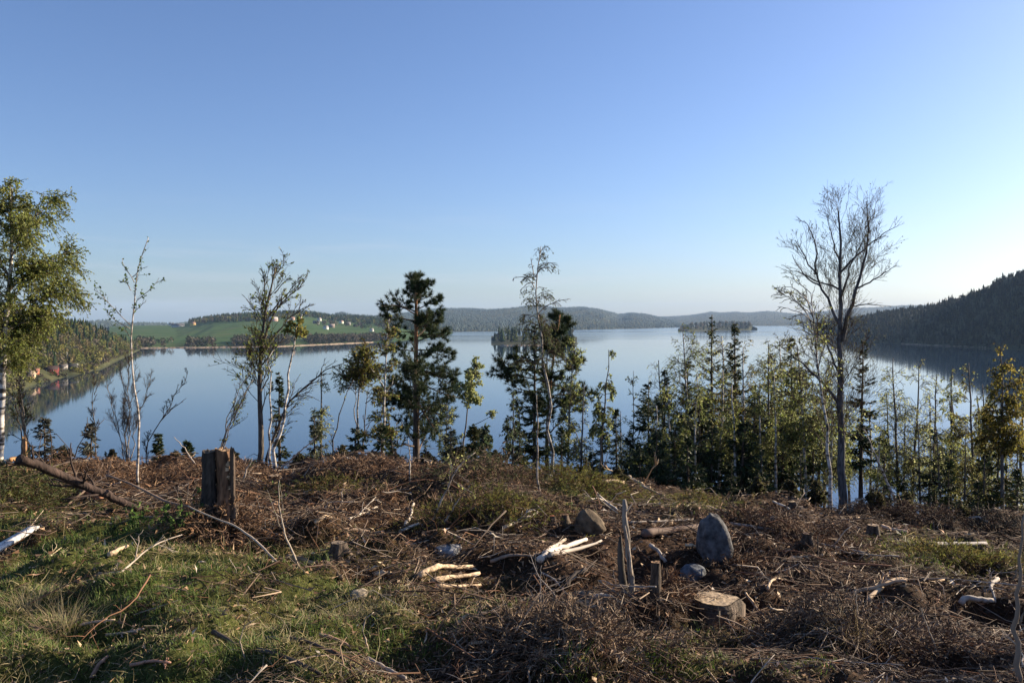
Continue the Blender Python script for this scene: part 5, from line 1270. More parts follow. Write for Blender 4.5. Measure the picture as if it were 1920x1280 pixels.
STICKS = [
    ([(60, 880), (100, 900), (140, 935), (180, 948)], 3, 'dark crooked bough under the bark-covered log', DARKW, .5), ([(20, 905), (70, 890), (120, 872), (150, 866)], 2.6, 'dark thin bough crossing above the bark-covered log', DARKW, .5),
    ([(120, 958), (150, 930), (185, 905), (215, 890)], 2.4, 'brown bough slanting across the bark-covered log', BROWNW, .5), ([(40, 960), (75, 945), (110, 940)], 2.4, 'dark bough end beside the fallen spruce top', DARKW, .5),
    ([(785, 1090), (815, 1082), (850, 1074), (885, 1070)], 7, 'thickest of the bright split logs amid the clearing', PALEW, .6), ([(810, 1098), (850, 1090), (900, 1083)], 6, 'middle bright split log amid the clearing', PALEW, .6),
    ([(818, 1105), (860, 1106), (900, 1104)], 4, 'thin bright split log lowest of the three amid the clearing', PALEW, .6), ([(705, 1084), (722, 1086), (732, 1083)], 5, 'bright chunk of split wood left of the split logs', PALEW, .8),
    ([(1012, 1058), (1040, 1042), (1070, 1030), (1100, 1020)], 7, 'whitish split log lying behind the dark brush', (.60, .52, .43), .6), ([(1020, 1045), (1045, 1028), (1060, 1018)], 5, 'broken whitish slab propped on the split log', (.64, .54, .42), .6),
    ([(1030, 1048), (1070, 1040), (1130, 1022)], 5, 'grey barkless log alongside the whitish split log', GREYW, .5), ([(1207, 1010), (1250, 1006), (1310, 998)], 8, 'dark smooth log lying behind the boulder pit', (.15, .10, .075), .9),
    ([(1285, 1028), (1310, 1036), (1330, 1042)], 3.5, 'pale stick pointing at the foot of the big boulder', PALEW, .6), ([(1218, 1028), (1235, 1045), (1248, 1062)], 4, 'grey pole leaning into the pit by the stump post', GREYW, .8),
    ([(1368, 986), (1440, 1000), (1500, 1018), (1560, 1030), (1630, 1044)], 2.8, 'long straight grey pole running right from the big boulder', GREYW, .5), ([(1172, 985), (1240, 985), (1300, 978)], 2.5, 'thin grey pole crossing behind the broken snag', GREYW, .6),
    ([(1482, 1052), (1505, 1050), (1530, 1048)], 4, 'short bright branch on the brown slope', PALEW, .7), ([(1540, 1048), (1555, 1045), (1575, 1042)], 3.5, 'second bright branch beside the short one on the slope', PALEW, .7),
    ([(1600, 1118), (1640, 1108), (1680, 1098), (1700, 1094)], 4, 'upper of two knotty pale branches in the dark slash', (.48, .34, .22), .6), ([(1628, 1134), (1640, 1126), (1680, 1114), (1730, 1104), (1768, 1094)], 5, 'lower knotty pale branch with a hooked end in the dark slash', (.50, .36, .23), .6),
    ([(1440, 1110), (1446, 1094), (1456, 1089), (1472, 1096)], 3, 'small bent pale branch standing out of the slash', PALEW, .6), ([(1800, 1140), (1812, 1128), (1840, 1132), (1862, 1134)], 6, 'short pale branch hook in the dark right corner', GREYW, .7),
    ([(1398, 1118), (1420, 1148), (1440, 1176)], 2.6, 'straight pale stick leaning on the wide stump', PALEW, .6), ([(1085, 1136), (1110, 1146), (1138, 1152)], 5.5, 'pale chunky branch lying before the broken snag', PALEW, .8),
    ([(1100, 1136), (1125, 1122), (1150, 1128), (1165, 1138)], 5, 'arched grey branch over the pale chunky one', GREYW, .5), ([(860, 1176), (870, 1168), (878, 1159)], 4, 'small pale chip of wood standing in the grass', PALEW, .8),
    ([(760, 990), (770, 972), (776, 950)], 4, 'whitish stick leaning on the dark root plate', WHITEW, .7), ([(748, 1004), (770, 998), (785, 988)], 4, 'whitish root bent over the dark hollow', WHITEW, .6),
    ([(655, 978), (680, 968), (708, 956)], 3, 'straight pale stick lying across the slope centre', WHITEW, .7), ([(590, 990), (610, 984), (622, 978)], 4, 'pale splinter left of the straight pale stick', PALEW, .7),
    ([(945, 995), (975, 982), (1010, 966)], 4, 'pale bent pole left of the tiny stumps', WHITEW, .6), ([(1118, 928), (1135, 945), (1158, 962)], 2.5, 'white twig touching the top of the snag', WHITEW, .6),
    ([(1130, 910), (1150, 906), (1168, 912)], 5, 'broken pale wood on the brushy mound', PALEW, .7), ([(1180, 898), (1198, 910), (1215, 920)], 3.5, 'pale stick poking from the top of the mound', PALEW, .7),
    ([(1200, 915), (1225, 925), (1245, 935)], 3, 'pale stick sliding down the mound front', PALEW, .7), ([(1450, 945), (1475, 960), (1505, 976)], 2.5, 'straight pale stick at the brink left of the aspen', WHITEW, .8),
    ([(1590, 950), (1610, 940), (1640, 936), (1655, 946)], 3, 'pale arched branch at the foot of the aspen', WHITEW, .6), ([(1815, 976), (1835, 972), (1852, 984)], 2.8, 'pale curved branch at the right brink', WHITEW, .6),
    ([(1735, 1026), (1790, 1026), (1850, 1024)], 5, 'long grey log half sunk under the dark right bank', (.22, .20, .19), .7), ([(1655, 992), (1675, 998), (1700, 1004)], 4, 'bright splinters right of the small slope stump', (.66, .45, .30), .6),
    ([(205, 1048), (225, 1038), (240, 1031)], 5, 'pale barkless piece at the edge of the grass', PALEW, .6), ([(150, 1180), (170, 1174), (215, 1170)], 3, 'upper pale branch over the dead grass hump', (.5, .36, .25), .6),
    ([(200, 1198), (235, 1196), (270, 1186)], 3, 'lower pale branch under the dead grass hump', (.5, .38, .28), .6), ([(172, 1280), (185, 1256), (200, 1240)], 4, 'upright reddish stick at the bottom edge left', (.34, .20, .13), .8),
    ([(245, 1256), (290, 1252), (320, 1252)], 3.5, 'reddish stick lying at the bottom left', (.36, .2, .14), .7), ([(55, 1070), (85, 1055), (115, 1033)], 1.8, 'thin straw-coloured stalk slanting over the left grass', (.52, .42, .26), .7),
    ([(228, 1078), (245, 1065), (270, 1040), (300, 1022), (342, 1008)], 2.0, 'dry pale twig arching over the dark grass edge', (.46, .38, .30), .5), ([(185, 1082), (215, 1080), (245, 1073)], 2.2, 'pale bent twig on the left grass', (.42, .35, .27), .5),
    ([(400, 1195), (450, 1225), (510, 1250), (600, 1275)], 5, 'dark long branch crossing the bottom centre-left', DARKW, .6), ([(500, 1205), (560, 1222), (620, 1228), (670, 1265)], 4, 'dark curved branch at the bottom above the long one', DARKW, .5),
    ([(690, 1245), (720, 1262), (760, 1282)], 5, 'grey branch at the bottom edge centre', GREYW, .7), ([(600, 1198), (625, 1208), (655, 1220)], 4, 'reddish straight stick in the low grass', (.34, .21, .15), .6),
    ([(540, 1052), (560, 1062), (590, 1072), (620, 1082), (640, 1096)], 6, 'mossy brown root running along the grass edge', (.25, .17, .10), .7), ([(1012, 1080), (1040, 1100), (1062, 1120)], 2.2, 'thin grey twig slanting in the centre slash', GREYW, .6),
    ([(1060, 1110), (1075, 1088), (1098, 1075)], 5, 'dark stub slanting up left of the snag', DARKW, .8), ([(920, 1060), (960, 1066), (995, 1056), (1000, 1048)], 4, 'brown crooked branch below the whitish split log', (.32, .23, .16), .5),
    ([(880, 1218), (900, 1212), (910, 1216)], 4, 'pale short chunk in the lower centre', PALEW, .8), ([(1062, 1224), (1080, 1214), (1100, 1206)], 4.5, 'orange-tinted branch piece in the lower centre', (.5, .32, .18), .7),
    ([(595, 1006), (650, 1000), (700, 1003)], 3.5, 'brown log piece at the shaded slope middle', BROWNW, .7), ([(680, 870), (640, 866), (632, 868)], 3, 'pale log at the brink left of the pine', (.45, .32, .22), .8),
    ([(780, 966), (800, 974), (830, 958)], 5, 'rusty broken wood beside the root plate', (.42, .26, .15), .6), ([(1870, 1092), (1860, 1100), (1858, 1120), (1866, 1135)], 4, 'grey looped root in the dark right slash', GREYW, .5)]
for i, (pp, r, lab, col, tp) in enumerate(STICKS):
    stick(pp, r, lab, 'log' if 'log' in lab else 'branch', 'split_log' if 'split log' in lab else 'fallen_branch', col, M_WOOD if col in (PALEW, WHITEW) else M_TWIG, taper=tp, seed=100 + i, twigs=0 if r > 4.5 else 3, lift=.02)
# young stems still standing in the clearing
def sapling(pxs, rpx, label, seed, name='sapling', cat='sapling', col=(.5, .44, .37), shoots=0, leaf=None, limbs=(), dd=0.):
    rng = np.random.default_rng(seed)
    g = ground_hit(*pxs[0]); d = g[1] + dd
    o = empty(name, g, label, cat); r = rpx / F * d
    P = resample(local(pxs, d, g), 16, rng, r * .4)
    tb, cb = MB(), MB()
    tubes(tb, P, r * np.linspace(1, .25, 16), 7, col)
    Ls = [resample(local(q, d, g) + np.array([0, rng.uniform(-.1, .1), 0]), 8, rng, .004) for q in limbs]
    for q in Ls: tubes(tb, q, r * np.linspace(.36, .15, 8), 5, np.array(col) * .7)
    if shoots:
        src = np.array(Ls + [resample(P[9:], 8)]) if Ls else resample(P[8:], 8)[None]
        S, t, ln = sprout(rng, src, shoots, .16, (25, 60), .15, .1, 1, .3, 0, 4)
        tubes(cb, S, np.linspace(.0026, .0014, 4), 3, mixcol(rng, len(S), TWIGC), False)
        if leaf:
            leaves_on(cb, rng, S, leaf[0], leaf[1], leaf[2], .3, .7, .1, None, .7, False)
            leaves_on(cb, rng, src, leaf[0] * 2, leaf[1], leaf[2], .4, .7, .1, None, .7, False)
    tb.build('stem', M_BIRCH if max(col) > .45 else M_TWIG, o, smooth=True)
    if cb.n: cb.build('leaves', M_LEAF, o)
    return o
LEAFG = [(.10, .15, .05), (.13, .19, .055), (.07, .11, .04)]
sapling([(259, 921), (257, 870), (260, 800), (256, 740), (248, 690), (245, 640), (246, 605), (252, 565), (256, 530), (254, 495), (262, 465), (278, 445)], 2.5, 'thin white sapling with sparse leafy sprigs standing left of the double stump', 801, 'birch_sapling', col=(.46, .41, .36), shoots=5, leaf=(4, .036, LEAFG),
        limbs=[[(247, 612), (225, 590), (208, 575), (192, 550), (176, 543)], [(246, 616), (230, 606), (212, 598), (200, 580)], [(249, 590), (262, 575), (275, 562)], [(253, 562), (270, 548), (285, 535), (293, 520)], [(255, 530), (250, 515), (236, 505), (233, 485)], [(254, 520), (270, 505), (282, 500)], [(253, 545), (246, 535), (237, 524)], [(246, 640), (244, 630), (228, 616)]])
sapling([(560, 1062), (552, 1040), (536, 1010), (528, 980), (524, 950), (522, 900)], 2.2, 'crooked thin sapling with forked whips left of centre', 802, col=(.42, .35, .27), limbs=[[(528, 985), (520, 960), (508, 930), (504, 915)], [(526, 965), (523, 930), (518, 905)], [(545, 1045), (535, 1040), (520, 1030)]], shoots=2, leaf=(2, .02, LEAFG))
sapling([(812, 978), (825, 945), (840, 915), (850, 890), (868, 865), (892, 848)], 2.6, 'pale forked sapling leaning right before the brushy hollow', 803, col=(.5, .42, .34), limbs=[[(838, 920), (843, 890), (843, 860)], [(848, 895), (860, 905), (880, 915), (890, 925)], [(845, 905), (850, 875), (842, 850)]], shoots=4, leaf=(3, .03, [(.3, .33, .1), (.36, .36, .14)]))
sapling([(832, 980), (848, 955), (862, 932), (872, 918)], 2.0, 'second pale sapling stem crossing the forked one', 804, col=(.48, .4, .32), limbs=[[(850, 952), (843, 930), (836, 900)]])
sapling([(1014, 1160), (1013, 1110), (1014, 1060)], 2.2, 'short bare upright twig in the centre foreground', 805, col=(.30, .25, .21), limbs=[[(1013, 1118), (1002, 1098), (985, 1084)], [(1013, 1140), (1004, 1128)]])
sapling([(1908, 1290), (1906, 1220), (1903, 1160), (1910, 1110), (1908, 1075), (1916, 1020), (1922, 960)], 6, 'brown sapling stem rising along the right edge', 806, col=(.24, .18, .13), limbs=[[(1903, 1165), (1915, 1140), (1925, 1110)], [(1908, 1090), (1916, 1075), (1928, 1060)]])
sapling([(1678, 938), (1660, 895), (1640, 850), (1620, 805)], 3.0, 'pale broken pole leaning left beside the dark right spruce', 807, 'leaning_pole', 'pole', col=(.5, .44, .36))
sapling([(518, 888), (545, 862), (570, 840), (597, 816)], 2.2, 'straight pinkish pole leaning right at the brink behind the stump', 808, 'leaning_pole', 'pole', col=(.42, .32, .25))
sapling([(768, 905), (769, 880), (768, 850), (765, 824)], 2.2, 'short pale whip in front of the lone pine', 809, col=(.52, .46, .38))
sapling([(370, 875), (355, 855), (342, 835), (325, 818)], 1.8, 'thin bare whip leaning left beside the double stump', 810, col=(.42, .35, .28))
sapling([(455, 905), (462, 880), (474, 858)], 2.2, 'short grey sapling with leaf buds right of the double stump', 811, col=(.4, .33, .27), shoots=3, leaf=(2, .03, LEAFG))
sapling([(640, 950), (640, 925), (643, 914), (646, 920)], 1.8, 'small hooked dry stalk on the slope middle', 812, col=(.5, .42, .33))
sapling([(1625, 1190), (1610, 1160), (1605, 1120), (1604, 1100)], 2, 'dry forked stalk in the right foreground', 813, col=(.40, .33, .25), limbs=[[(1610, 1165), (1620, 1140), (1622, 1125)], [(1618, 1180), (1640, 1155), (1655, 1150)]])
sapling([(1760, 1230), (1745, 1190), (1735, 1165), (1728, 1140)], 2, 'bent dry stalk in the right foreground shade', 814, col=(.40, .33, .25), limbs=[[(1740, 1180), (1752, 1160), (1755, 1150)]])
sapling([(690, 1220), (680, 1180), (684, 1158), (700, 1148)], 2.4, 'dry pale stalk curling over the low grass', 815, col=(.55, .46, .36))
sapling([(460, 1235), (448, 1200), (460, 1170), (490, 1155)], 1.6, 'thin arched bramble stem in the left foreground', 816, 'bramble', 'bramble', col=(.34, .27, .2), limbs=[[(490, 1155), (520, 1165), (540, 1200), (555, 1235)]])
# ------------------------------------------------------------------ brush, litter, grass
rng = np.random.default_rng(900)
def field_points(n, d0=2.5, d1=13.2, pw=0.0, um=.90):
    q = rng.uniform(0, 1, n)
    d = np.exp(math.log(d0) + (math.log(d1) - math.log(d0)) * q ** (1 + pw))
    u = rng.uniform(-um, um, n)
    x = u * d; z = zg(x, d)
    return np.stack([x, d, z], -1)
CLEAR = [(*ground_hit(a, b)[:2], c) for a, b, c in ((1344, 1150, .30), (1343, 1078, .26), (1240, 1064, .34), (632, 1040, .16), (1184, 1112, .10), (1232, 1128, .10), (673, 1118, .14), (405, 1000, .3), (840, 1094, .22), (1060, 1046, .2), (1107, 1000, .2), (1250, 1006, .2))]
def open_at(P):
    k = np.ones(len(P), bool)
    for a, b, c in CLEAR: k &= (P[:, 0] - a) ** 2 + ((P[:, 1] - b) * .7) ** 2 > c * c
    return k
ZONES = ((300, 930, 'at the left brink'), (250, 1040, 'near the grey board'), (180, 1200, 'on the lower left grass'), (560, 930, 'behind the double stump'), (500, 1060, 'by the crooked sapling'), (600, 1210, 'on the grass at bottom left of centre'), (840, 920, 'by the forked sapling'),
         (800, 1020, 'left of the split logs'), (820, 1120, 'below the split logs'), (860, 1230, 'at the bottom centre'), (1090, 930, 'right of the leaning birch'), (1060, 1030, 'around the whitish split log'), (1120, 1150, 'in front of the broken snag'), (1120, 1240, 'at the bottom below the snag'),
         (1330, 950, 'in front of the thicket'), (1380, 1030, 'round the big boulder'), (1400, 1160, 'beside the wide stump'), (1400, 1250, 'at the bottom below the wide stump'), (1600, 980, 'at the foot of the aspen'), (1600, 1070, 'on the brown right slope'), (1640, 1190, 'by the long dry grass tufts'), (1830, 990, 'on the dark right bank'), (1830, 1110, 'in the dark right slash'), (1830, 1220, 'by the stem at the right edge'))
def zone_of(P):
    a, b = PX(P); return min(ZONES, key=lambda z: ((z[0] - a) / 1.6) ** 2 + (z[1] - b) ** 2)[2]
def ga_at(P): return green_amount(P[:, 0], P[:, 1], P[:, 2])
def thick_at(P):
    """depth of the loose brush: heaps and bare lanes"""
    return np.clip(.55 + 1.0 * fbm(P[:, 0] * 1.1, P[:, 1] * 1.5, 3, 33), 0, 1.3)
# loose twigs that nobody could count
N = 92000
P = field_points(N); g = ga_at(P); th = thick_at(P)
keep = rng.uniform(0, 1, N) < np.clip(1.0 - 1.15 * g, .03, 1) * (.12 + .88 * np.clip(th, 0, 1) ** 1.4)
keep &= open_at(P) | (rng.uniform(0, 1, N) < .12)
P, th = P[keep], th[keep]; n = len(P)
a = rng.uniform(0, 2 * math.pi, n) ; el = rng.normal(0, .22, n)
flow = fbm(P[:, 0] * .5, P[:, 1] * .5, 2, 44) * 2.2
a = np.where(rng.uniform(0, 1, n) < .45, flow + rng.normal(0, .8, n), a)
D = np.stack([np.cos(a) * np.cos(el), np.sin(a) * np.cos(el), np.sin(el)], -1)
Ln = np.exp(rng.normal(-2.15, .6, n)) * (.5 + .085 * P[:, 1]); Ln = np.clip(Ln, .03, .6)
r = np.clip(Ln * .012, .0012, .0055) * rng.uniform(.6, 1.6, n)
s = np.linspace(-.5, .5, 3)
bend = rng.normal(0, .16, (n, 3)) * Ln[:, None]
Q = P[:, None] + D[:, None] * (Ln[:, None] * s)[..., None]
Q[:, 1] += bend
gz3 = zg(Q[..., 0].ravel(), Q[..., 1].ravel()).reshape(n, 3)
Q[..., 2] = np.maximum(Q[..., 2], gz3 + .002) * .6 + (gz3 + .004) * .4 + (rng.uniform(0, .10, n) * th)[:, None] + np.abs(np.sin(el))[:, None] * .01
cols = [(.095, .058, .038), (.15, .098, .062), (.05, .035, .026), (.25, .185, .13), (.42, .34, .255), (.17, .085, .045)]
mb = MB(); cc = mixcol(rng, n, cols, [.24, .24, .18, .17, .09, .08], .25); nr = (Ln / P[:, 1] > .026)
tubes(mb, Q[nr], r[nr][:, None] * np.array([1, .85, .45]), 3, cc[nr], False)
tubes(mb, Q[~nr][:, ::2], r[~nr][:, None] * np.array([1, .5]), 3, cc[~nr], False)
tag(mb.build('brush_litter', M_TWIG), 'countless thin brown twigs of logging slash strewn over the clearing', 'slash', kind='stuff')
# dead needles, bark flakes and old leaves
N = 110000
P = field_points(N); g = ga_at(P)
P = P[rng.uniform(0, 1, N) < np.clip(1 - .8 * g, .12, 1)]; n = len(P)
D = rand_unit(rng, n); D[:, 2] *= .35; D = unit(D)
P[:, 2] += rng.uniform(.002, .035, n)
ln = rng.uniform(.012, .045, n) * (.5 + .13 * P[:, 1])
mb = MB(); spikes(mb, P, D, ln * 1.1, ln * rng.uniform(.16, .6, n), mixcol(rng, n, [(.15, .08, .042), (.22, .135, .075), (.085, .053, .035), (.33, .23, .14), (.05, .035, .025)], [.3, .22, .24, .1, .14], .3), rng)
tag(mb.build('needle_litter', M_TWIG), 'rust-brown needles and bark flakes covering the clearing', 'litter', kind='stuff')
# heaps of dead spruce sprays
def spray_heap(px, row, ra, rl, hgt, n, cols, name, label, cat, leafm=M_TWIG, sz=1.0, kind='stuff', flat=.4):
    cx, d, _ = ground_hit(px, row)
    q = rng.normal(0, .55, (n, 2)); x = cx + q[:, 0] * ra; y = d + q[:, 1] * rl
    rr = np.clip(1 - (q ** 2).sum(1) / 2, 0, 1)
    z = zg(x, y) + rr * hgt * rng.uniform(0, 1, n)
    out = np.stack([q[:, 0], q[:, 1] * .8, np.full(n, flat)], -1) + rng.normal(0, .5, (n, 3)); D = unit(out); D[:, 2] *= .7; D = unit(D)
    L_ = rng.uniform(.10, .30, n) * sz; s = np.linspace(0, 1, 4)
    Pp = np.stack([x, y, z], -1)[:, None] + D[:, None] * (L_[:, None] * s)[..., None]; Pp[..., 2] -= L_[:, None] * .35 * s ** 2
    mb = MB(); tubes(mb, Pp[:, ::3], np.array([.0035, .0015]), 3, mixcol(rng, n, [(.12, .07, .045), (.2, .13, .085)]), False)
    m = 11; idx = np.repeat(np.arange(n), m)
    C, T = lerp_path(Pp[idx], rng.uniform(.1, 1, (n * m, 1))); C = C[:, 0]; T = T[:, 0]
    Dn = unit(T * .7 + rand_unit(rng, n * m) * .8); ln = rng.uniform(.025, .06, n * m) * sz
    spikes(mb, C, Dn, ln * 1.1, ln * .2, np.repeat(mixcol(rng, n, cols, var=.25), m, 0), rng)
    return tag(mb.build(name, leafm), label, cat, kind=kind)
RUST = [(.18, .095, .045), (.13, .072, .037), (.25, .15, .08), (.085, .052, .032)]
MOSSY = [(.10, .11, .03), (.13, .13, .035), (.07, .08, .028), (.14, .11, .04)]
for px, d, ra, rl, h, n, cols, lab in (
        (1205, 908, 1.1, .6, .30, 1100, RUST, 'rust-brown brush heap on the mound before the thicket'), (1690, 972, 1.1, .5, .18, 800, [(.10, .06, .035), (.07, .05, .03), (.15, .09, .05)], 'dark brush heap on the right brink'),
        (690, 884, .9, .4, .10, 600, RUST, 'brown brush heap below the lone pine'), (915, 902, .9, .7, .24, 800, RUST[1:] + MOSSY, 'brown and olive brush heap by the forked sapling'),
        (1256, 1112, .09, .09, .12, 160, RUST, 'rusty dead spray beside the stump post'), (1375, 1062, .30, .2, .1, 260, RUST, 'dry brush around the big boulder'), (220, 885, 1.4, .7, .18, 800, RUST, 'brown brush along the left brink'),
        (1480, 985, 1.0, .7, .14, 900, RUST, 'rusty brush sheet on the right slope'), (1090, 1195, .6, .35, .12, 700, [(.16, .11, .065), (.24, .17, .11), (.10, .07, .045)], 'pale dry twig heap in the lower centre'),
        (1650, 1190, .9, .4, .12, 900, [(.12, .08, .05), (.2, .14, .09), (.07, .05, .035)], 'dry twig heap in the right foreground'), (430, 988, .5, .3, .14, 350, RUST, 'dry twigs round the foot of the double stump'),
        (1860, 1000, .8, .5, .14, 600, [(.05, .04, .028), (.07, .06, .03)], 'dark brush on the right bank'), (450, 892, 1.2, .6, .12, 700, RUST, 'brown brush behind the double stump'), (850, 965, 1.4, .8, .10, 900, RUST, 'brown brush on the slope centre')):
    spray_heap(px, d, ra, rl, h, n, cols, 'brush_heap', lab, 'brush')
for px, d, ra, rl, h, n, lab in ((1090, 925, .75, .5, .30, 800, 'olive bilberry scrub right of the leaning birch'), (900, 955, .7, .45, .22, 600, 'olive bilberry scrub under the forked sapling'), (1290, 945, .9, .4, .14, 500, 'mossy scrub on the mound front'), (1800, 1050, .9, .35, .16, 600, 'olive scrub below the dark right bank'), (1540, 940, .4, .3, .22, 350, 'yellow-green scrub at the foot of the aspen'), (620, 920, .8, .4, .12, 350, 'grey-green scrub on the slope middle')):
    spray_heap(px, d, ra, rl, h, n, MOSSY, 'bilberry_scrub', lab, 'scrub', M_LEAF, .8, flat=.9)
o = empty('spruce_brush', ground_hit(20, 955), 'green-yellow fallen spruce top piled at the left edge', 'brush')
h = spray_heap(15, 940, .45, .5, .42, 900, [(.13, .13, .03), (.09, .105, .03), (.06, .08, .025)], 'sprays', None, None, M_NEEDLE, 1.1)
h.parent = o; h.matrix_parent_inverse = __import__('mathutils').Matrix.Translation(-o.location)
for i, (px, d) in enumerate(((262, 990), (322, 985), (350, 968))):
    lab = ('leafy green branch lying on the grass left of the double stump', 'bright leafy sprig at the foot of the double stump', 'small leafy sprig under the fallen thin trunk')[i]
    g0 = ground_hit(px, d); o = empty('leafy_branch', g0, lab, 'branch')
    T = np.array([[0, 0, .03], [.12, -.02, .08], [.26, -.03, .07]]) * (1.5 if i == 0 else 1)
    Pm = resample(T - np.array([.2 if i == 0 else .1, 0, 0]), 8, rng, .01)
    tb, cb = MB(), MB(); tubes(tb, Pm, np.linspace(.008, .003, 8), 5, (.2, .14, .1))
    S, t, ln = sprout(rng, Pm[None], 22 if i == 0 else 12, .22, (30, 80), .3, .05, 1, .3, .1, 4); tubes(tb, S, np.linspace(.003, .0012, 4), 3, (.18, .14, .08))
    leaves_on(cb, rng, S, 14, .040, [(.09, .15, .04), (.14, .21, .06), (.06, .11, .03)], .1, .8, -.1, None, .55, False)
    tb.build('stem', M_TWIG, o); cb.build('leaves', M_LEAF, o)['kind'] = 'stuff'
# grass
N = 240000
P = field_points(N, 2.5, 12.0); g = ga_at(P)
P = P[rng.uniform(0, 1, N) < np.clip(g * 1.5 - .12, 0, 1)]
n = len(P)
dry = np.clip(.40 + .8 * fbm(P[:, 0] * 1.3, P[:, 1] * 1.7, 3, 55), 0, 1)
px, py = PX(P)
dry = np.clip(dry + .35 * gauss(px, py, 60, 1130, 160, 60) - .15 * gauss(px, py, 400, 1090, 150, 50), 0, 1)
isd = rng.uniform(0, 1, n) < dry * .68
D = np.stack([rng.normal(0, .35, n), rng.normal(0, .35, n), np.ones(n)], -1)
D[isd] += np.stack([rng.normal(.2, .9, isd.sum()), rng.normal(0, .9, isd.sum()), np.zeros(isd.sum())], -1); D = unit(D)
ln_ = np.where(isd, rng.uniform(.05, .15, n), rng.uniform(.035, .10, n)) * (.75 + .05 * P[:, 1]) * np.clip(.7 + .5 * fbm(P[:, 0] * 2, P[:, 1] * 2, 2, 66), .4, 1.4)
ln_ = ln_ * np.where(isd & (rng.uniform(0, 1, n) < .05), 2.6, 1)
wd = rng.uniform(.0022, .0042, n) * (.6 + .16 * P[:, 1])
lean = np.stack([rng.normal(-.25, .5, n), rng.normal(0, .5, n), rng.normal(-.25, .2, n)], -1)
col = np.where(isd[:, None], mixcol(rng, n, [(.33, .27, .13), (.26, .215, .10), (.42, .35, .19), (.19, .16, .075)]), mixcol(rng, n, [(.09, .15, .027), (.13, .185, .036), (.06, .11, .022), (.18, .205, .055)]))
mb = MB(); blades(mb, P, D, ln_, wd, lean, col)
tag(mb.build('grass', M_GRASS), 'short green and straw-coloured grass in the left half of the clearing', 'grass', kind='stuff')
# bright tufts of fresh grass
for px, py, k, lab in ((1225, 1262, 260, 'bright green grass tuft at the bottom right of centre'), (1075, 1270, 160, 'green grass tuft at the bottom edge centre'), (668, 1168, 120, 'small green grass tuft by the curling dry stalk'), (120, 1168, 240, 'tall straw tuft on the left grass'), (60, 1150, 220, 'straw tuft close to the left edge'), (1600, 1200, 220, 'tuft of long dry grass in the right foreground'), (1655, 1180, 180, 'second tuft of long dry grass in the right foreground')):
    g0 = ground_hit(px, py); q = rng.normal(0, .05, (k, 2)); x, y = g0[0] + q[:, 0] * 1.6, g0[1] + q[:, 1]
    straw = 'straw' in lab or 'dry' in lab
    Pt = np.stack([x, y, zg(x, y) - .005], -1); D = unit(np.stack([q[:, 0] * 5 + rng.normal(0, .2, k), q[:, 1] * 5 + rng.normal(0, .2, k), np.ones(k)], -1))
    ln_ = rng.uniform(.07, .16, k) * (1.5 if straw else 1)
    lean = unit(np.stack([q[:, 0], q[:, 1], np.full(k, -.02)], -1) + rng.normal(0, .03, (k, 3)))
    o = empty('grass_tuft', g0, lab, 'grass tuft')
    mb = MB(); blades(mb, Pt - g0, D, ln_, rng.uniform(.0016, .003, k), lean, mixcol(rng, k, [(.42, .34, .2), (.34, .27, .15)] if straw else [(.13, .22, .035), (.19, .28, .05)]))
    mb.build('blades', M_GRASS, o)
# separate branches: a few kinds, each copied with its parts
KINDS = [('grey', GREYW, 'weathered grey loose branch'), ('pale', (.52, .40, .28), 'pale barkless loose branch'), ('rust', (.20, .10, .055), 'rust-brown twiggy loose branch'), ('dark', (.08, .055, .04), 'dark bark-covered loose branch')]
GBR = {k: k + ' branches strewn over the clearing' for k, _, _ in KINDS}
protos = {}
for k, col, lab in KINDS:
    for v in range(3):
        L_ = (.45, .7, 1.0)[v]; r = L_ * rng.uniform(.0065, .0095)
        pts = np.zeros((5, 3)); pts[:, 0] = np.linspace(-.5, .5, 5) * L_; pts[:, 1] = rng.normal(0, .045, 5) * L_; pts[:, 2] = np.abs(rng.normal(0, .03, 5)) * L_ + r
        Pm = resample(pts, 10, rng, r * .3)
        a_ = MB(); tubes(a_, Pm + rng.normal(0, r * .5, (10, 3)), r * np.linspace(1, .4, 10) * rng.uniform(.82, 1.2, 10), 6, np.clip(np.array(col) * (1 + rng.normal(0, .12, (1, 10, 1))), .01, 1))
        S, t, ln = sprout(rng, Pm[None], 7 if k in ('rust', 'grey') else 4, L_ * .3, (30, 65), .2, .15, 1, .4, .05, 4)
        b_ = MB(); tubes(b_, S, np.linspace(r * .4, r * .18, 4), 4, np.array(col) * .9)
        protos[k, v] = (a_.mesh('stem', M_WOOD if k == 'pale' else M_TWIG, True), b_.mesh('twigs', M_TWIG))
nb = 0
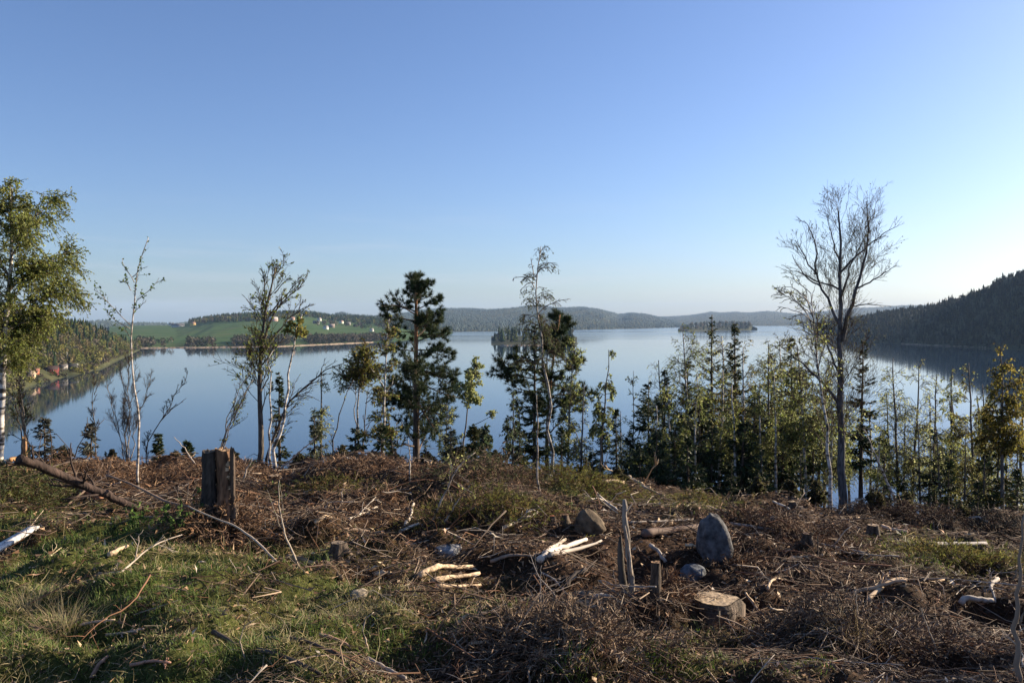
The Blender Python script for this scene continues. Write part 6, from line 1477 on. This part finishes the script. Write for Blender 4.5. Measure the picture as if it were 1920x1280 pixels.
while nb < 250:
    p = field_points(1, 2.9, 12.4, um=.72)
    g = ga_at(p)[0]
    if rng.uniform() > 1 - 1.1 * g: continue
    if not open_at(p)[0]: continue
    k, col, lab = KINDS[rng.choice(4, p=[.30, .17, .33, .20])]; v = int(rng.choice(3, p=[.45, .35, .2]))
    o = empty('slash_branch', p[0] + np.array([0, 0, rng.uniform(.01, .07)]), lab + ' ' + zone_of(p[0]), 'branch', GBR[k])
    ang = rng.uniform(0, 6.28)
    e = .12; x, y = p[0, 0], p[0, 1]
    sx, sy = float(zg(x + e, y) - zg(x - e, y)) / (2 * e), float(zg(x, y + e) - zg(x, y - e)) / (2 * e)
    o.rotation_euler = (float(np.clip(sx * -math.sin(ang) + sy * math.cos(ang), -.5, .5)) + rng.normal(0, .3), -float(np.clip(sx * math.cos(ang) + sy * math.sin(ang), -.5, .5)) + rng.normal(0, .10), ang)
    s = rng.uniform(.7, 1.15) * float(np.interp(p[0, 1], [3, 6.5], [.5, 1])); o.scale = (s, s, s)
    for nm, me in zip(('stem', 'twigs'), protos[k, v]):
        c = bpy.data.objects.new(nm, me); COL.objects.link(c); c.parent = o
        if nm == 'twigs': c['kind'] = 'stuff'
    nb += 1
# bright wood chips
N = 5200
P = field_points(N, 2.8, 12.5); px, py = PX(P)
wgt = .12 + .9 * gauss(px, py, 840, 1090, 90, 30) + .9 * gauss(px, py, 1060, 1040, 90, 30) + .6 * gauss(px, py, 600, 960, 220, 60) + .5 * gauss(px, py, 1660, 1000, 60, 20) + .35 * gauss(px, py, 700, 1040, 200, 50) + .3 * gauss(px, py, 1400, 1050, 300, 80)
P = P[rng.uniform(0, 1, N) < wgt]; n = len(P)
P[:, 2] += rng.uniform(.01, .05, n); D = rand_unit(rng, n); D[:, 2] *= .4; D = unit(D); ln = rng.uniform(.02, .08, n) * (.5 + .1 * P[:, 1])
mb = MB(); diamonds(mb, P, D, ln, ln * rng.uniform(.2, .5, n), mixcol(rng, n, [PALEW, WHITEW, (.52, .32, .2)]), rng, (0, 0, 1))
tag(mb.build('wood_chips', M_WOOD), 'scattered bright wood chips on the slash', 'chips', kind='stuff')
# trees that stand just outside the picture on the right and shade the foreground
for x, y, H, k, lab in ((9.0, 7.2, 5.0, 's', 'spruce standing beyond the right edge nearest the clearing'), (8.6, 4.9, 4.2, 's', 'spruce standing beyond the right edge closest to the camera'), (12.0, 9.0, 6.0, 'b', 'birch standing beyond the right edge')):
    r2 = np.random.default_rng(int(x * 10))
    o = empty('spruce_tree' if k == 's' else 'birch_tree', (x, y, float(zg(x, y))), lab, 'tree')
    if k == 's': spruce(o, r2, H, .9, .07, cols=DARKG, dens=.9)
    else: birch(o, r2, H, .06, .3, .18, 24, .04, 4, SPRING)
